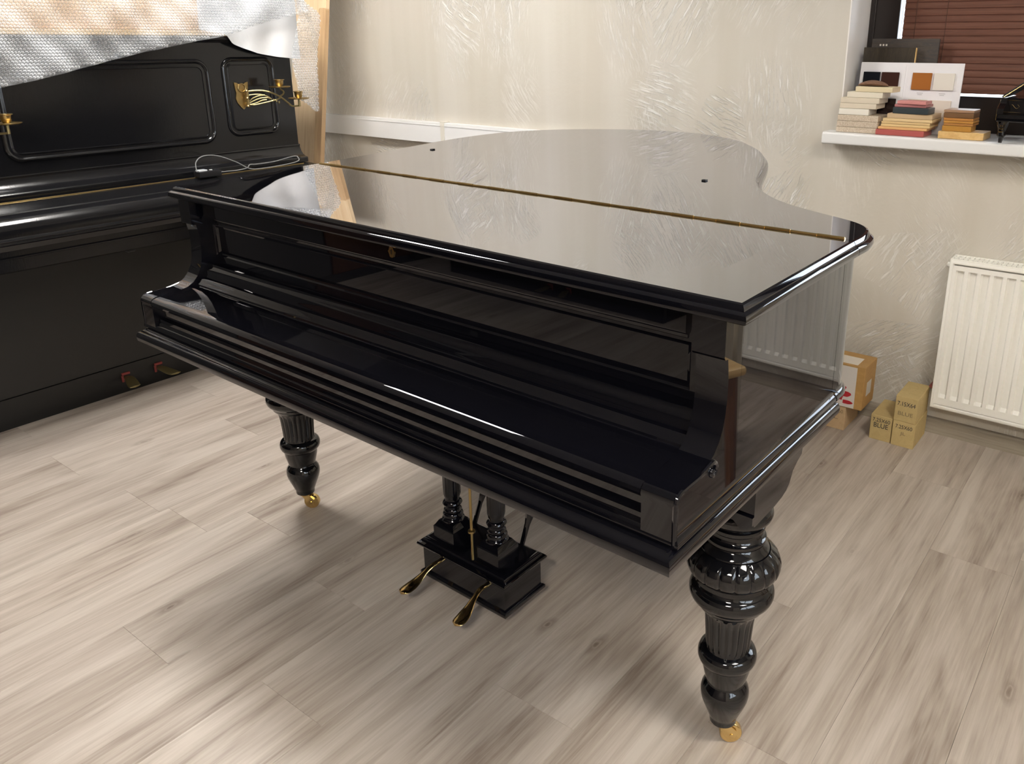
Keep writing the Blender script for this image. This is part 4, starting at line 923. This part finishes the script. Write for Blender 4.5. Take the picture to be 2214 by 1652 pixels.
kraft_box(1.128, 1.842, 0, bw_+0.002, bd2, bh, 'kraft2', 'pale kraft box stencilled 7.25X60 under the taped carton', [('7.25X60', 0.020, 0.058, 0.072, 'faint_ink'), ('JL', 0.020, 0.030, 0.046, 'faint_ink')])
ct = thing('taped_carton', 'brown carton with white and red tape standing on a pale kraft box', 'carton', (1.118, 1.838, bh+0.0016))
cw, cdp, chh = 0.142, 0.13, 0.165
MB().box(0, cw, 0, cdp, 0, chh, 0.0015, 1).build('carton_body', 'carton', ct)
MB().box(0.004, cw-0.028, -0.0007, 0.0, 0.002, chh-0.006).build('tape', solid((0.70,0.66,0.62), 0.25), ct, None)
for x, z, rx_, rz_ in ((0.062, 0.070, 0.020, 0.015), (0.080, 0.052, 0.018, 0.013), (0.058, 0.034, 0.016, 0.010), (0.088, 0.022, 0.018, 0.009), (0.045, 0.095, 0.012, 0.010)):
    o_ = [(x+rx_*math.cos(R(a))*(1+0.25*math.sin(3*R(a)+x*90)), z+rz_*math.sin(R(a))*(1+0.2*math.cos(2*R(a)))) for a in range(0, 360, 24)]
    MB().extrude(o_, 1, -0.0014, -0.0007).build('red_print', solid((0.46,0.02,0.03), 0.35), ct, None)
MB().box(0.012, 0.110, 0.012, 0.085, chh, chh+0.0006).build('paper_label', solid((0.74,0.68,0.60)), ct, None)
MB().box(cw, cw+0.0006, 0.035, 0.085, 0.045, 0.098).build('side_label', solid((0.60,0.56,0.50)), ct, None)

# ------------------------------------------------------------------ furniture beside and behind the camera (shows in the polish)
u2 = copy_tree(up_); u2.rotation_euler = (0, 0, R(90)); u2.location = (-0.15, -0.80, 0); u2['label'] = 'second black upright piano, added out of view to darken reflections'  # unseen piano added so the grand's front mirrors something dark
wd = thing('wardrobe', 'dark wardrobe with one brown door, added out of view for the reflections', 'wardrobe', (XL+0.01, -2.7, 0))  # unseen wardrobe added to darken and brown the reflections
wm = grain('brown_wardrobe_wood', [(0.3,(0.05,0.020,0.010)), (0.7,(0.09,0.038,0.018))], (12, 12, 0.8), 2.0, 0.45)
MB().box(0, 0.5, 0, 1.9, 0.0, 2.0, 0.006).build('carcass', solid((0.035,0.033,0.032), 0.5), wd)
for i in range(3):
    dr = MB().box(0.5, 0.52, 0.01+i*0.63, 0.62+i*0.63, 0.06, 1.96, 0.004).build('door', wm if i == 1 else solid((0.04,0.038,0.037), 0.5), wd); MB().tube([(0.535, 0.57+i*0.63, 0.95), (0.535, 0.57+i*0.63, 1.08)], 0.006, 8).build('handle', 'old_brass', dr)
ch = thing('wooden_chair', 'brown wooden chair with a pale seat standing right of the grand piano', 'chair', (2.27, 1.00, 0), R(20))
cwm = grain('chair_wood', [(0.3,(0.13,0.055,0.025)), (0.7,(0.24,0.11,0.05))], (12, 12, 0.8), 2.0, 0.35)
MB().box(-0.20, 0.20, -0.20, 0.20, 0.435, 0.465, 0.012).build('seat', 'honey', ch)
for x in (-0.165, 0.165):
    for y in (-0.165, 0.165): MB().tube([(x*1.1, y*1.1, 0), (x, y, 0.42), (x, y, 0.436)], [0.014, 0.022, 0.022], 8).build('leg', cwm, ch)
MB().box(-0.17, 0.17, -0.185, -0.165, 0.375, 0.43, .003).box(-0.17, 0.17, 0.165, 0.185, 0.375, 0.43, .003).box(-0.185, -0.165, -0.17, 0.17, 0.375, 0.43, .003).box(0.165, 0.185, -0.17, 0.17, 0.375, 0.43, .003).build('apron', cwm, ch)
sc = thing('slatted_screen', 'beige slatted screen standing behind the wooden chair', 'screen', (2.22, 1.24, 0), R(-6))
bm_ = solid((0.55,0.49,0.38), 0.6)
for i in range(4): MB().box(0, 0.02, i*0.085, i*0.085+0.045, 0.0, 0.95, 0.003).build('slat', bm_, sc)
for z in (0.05, 0.32, 0.60, 0.88): MB().box(0.0205, 0.04, 0.0, 0.30, z, z+0.06, 0.003).build('rail', bm_, sc)
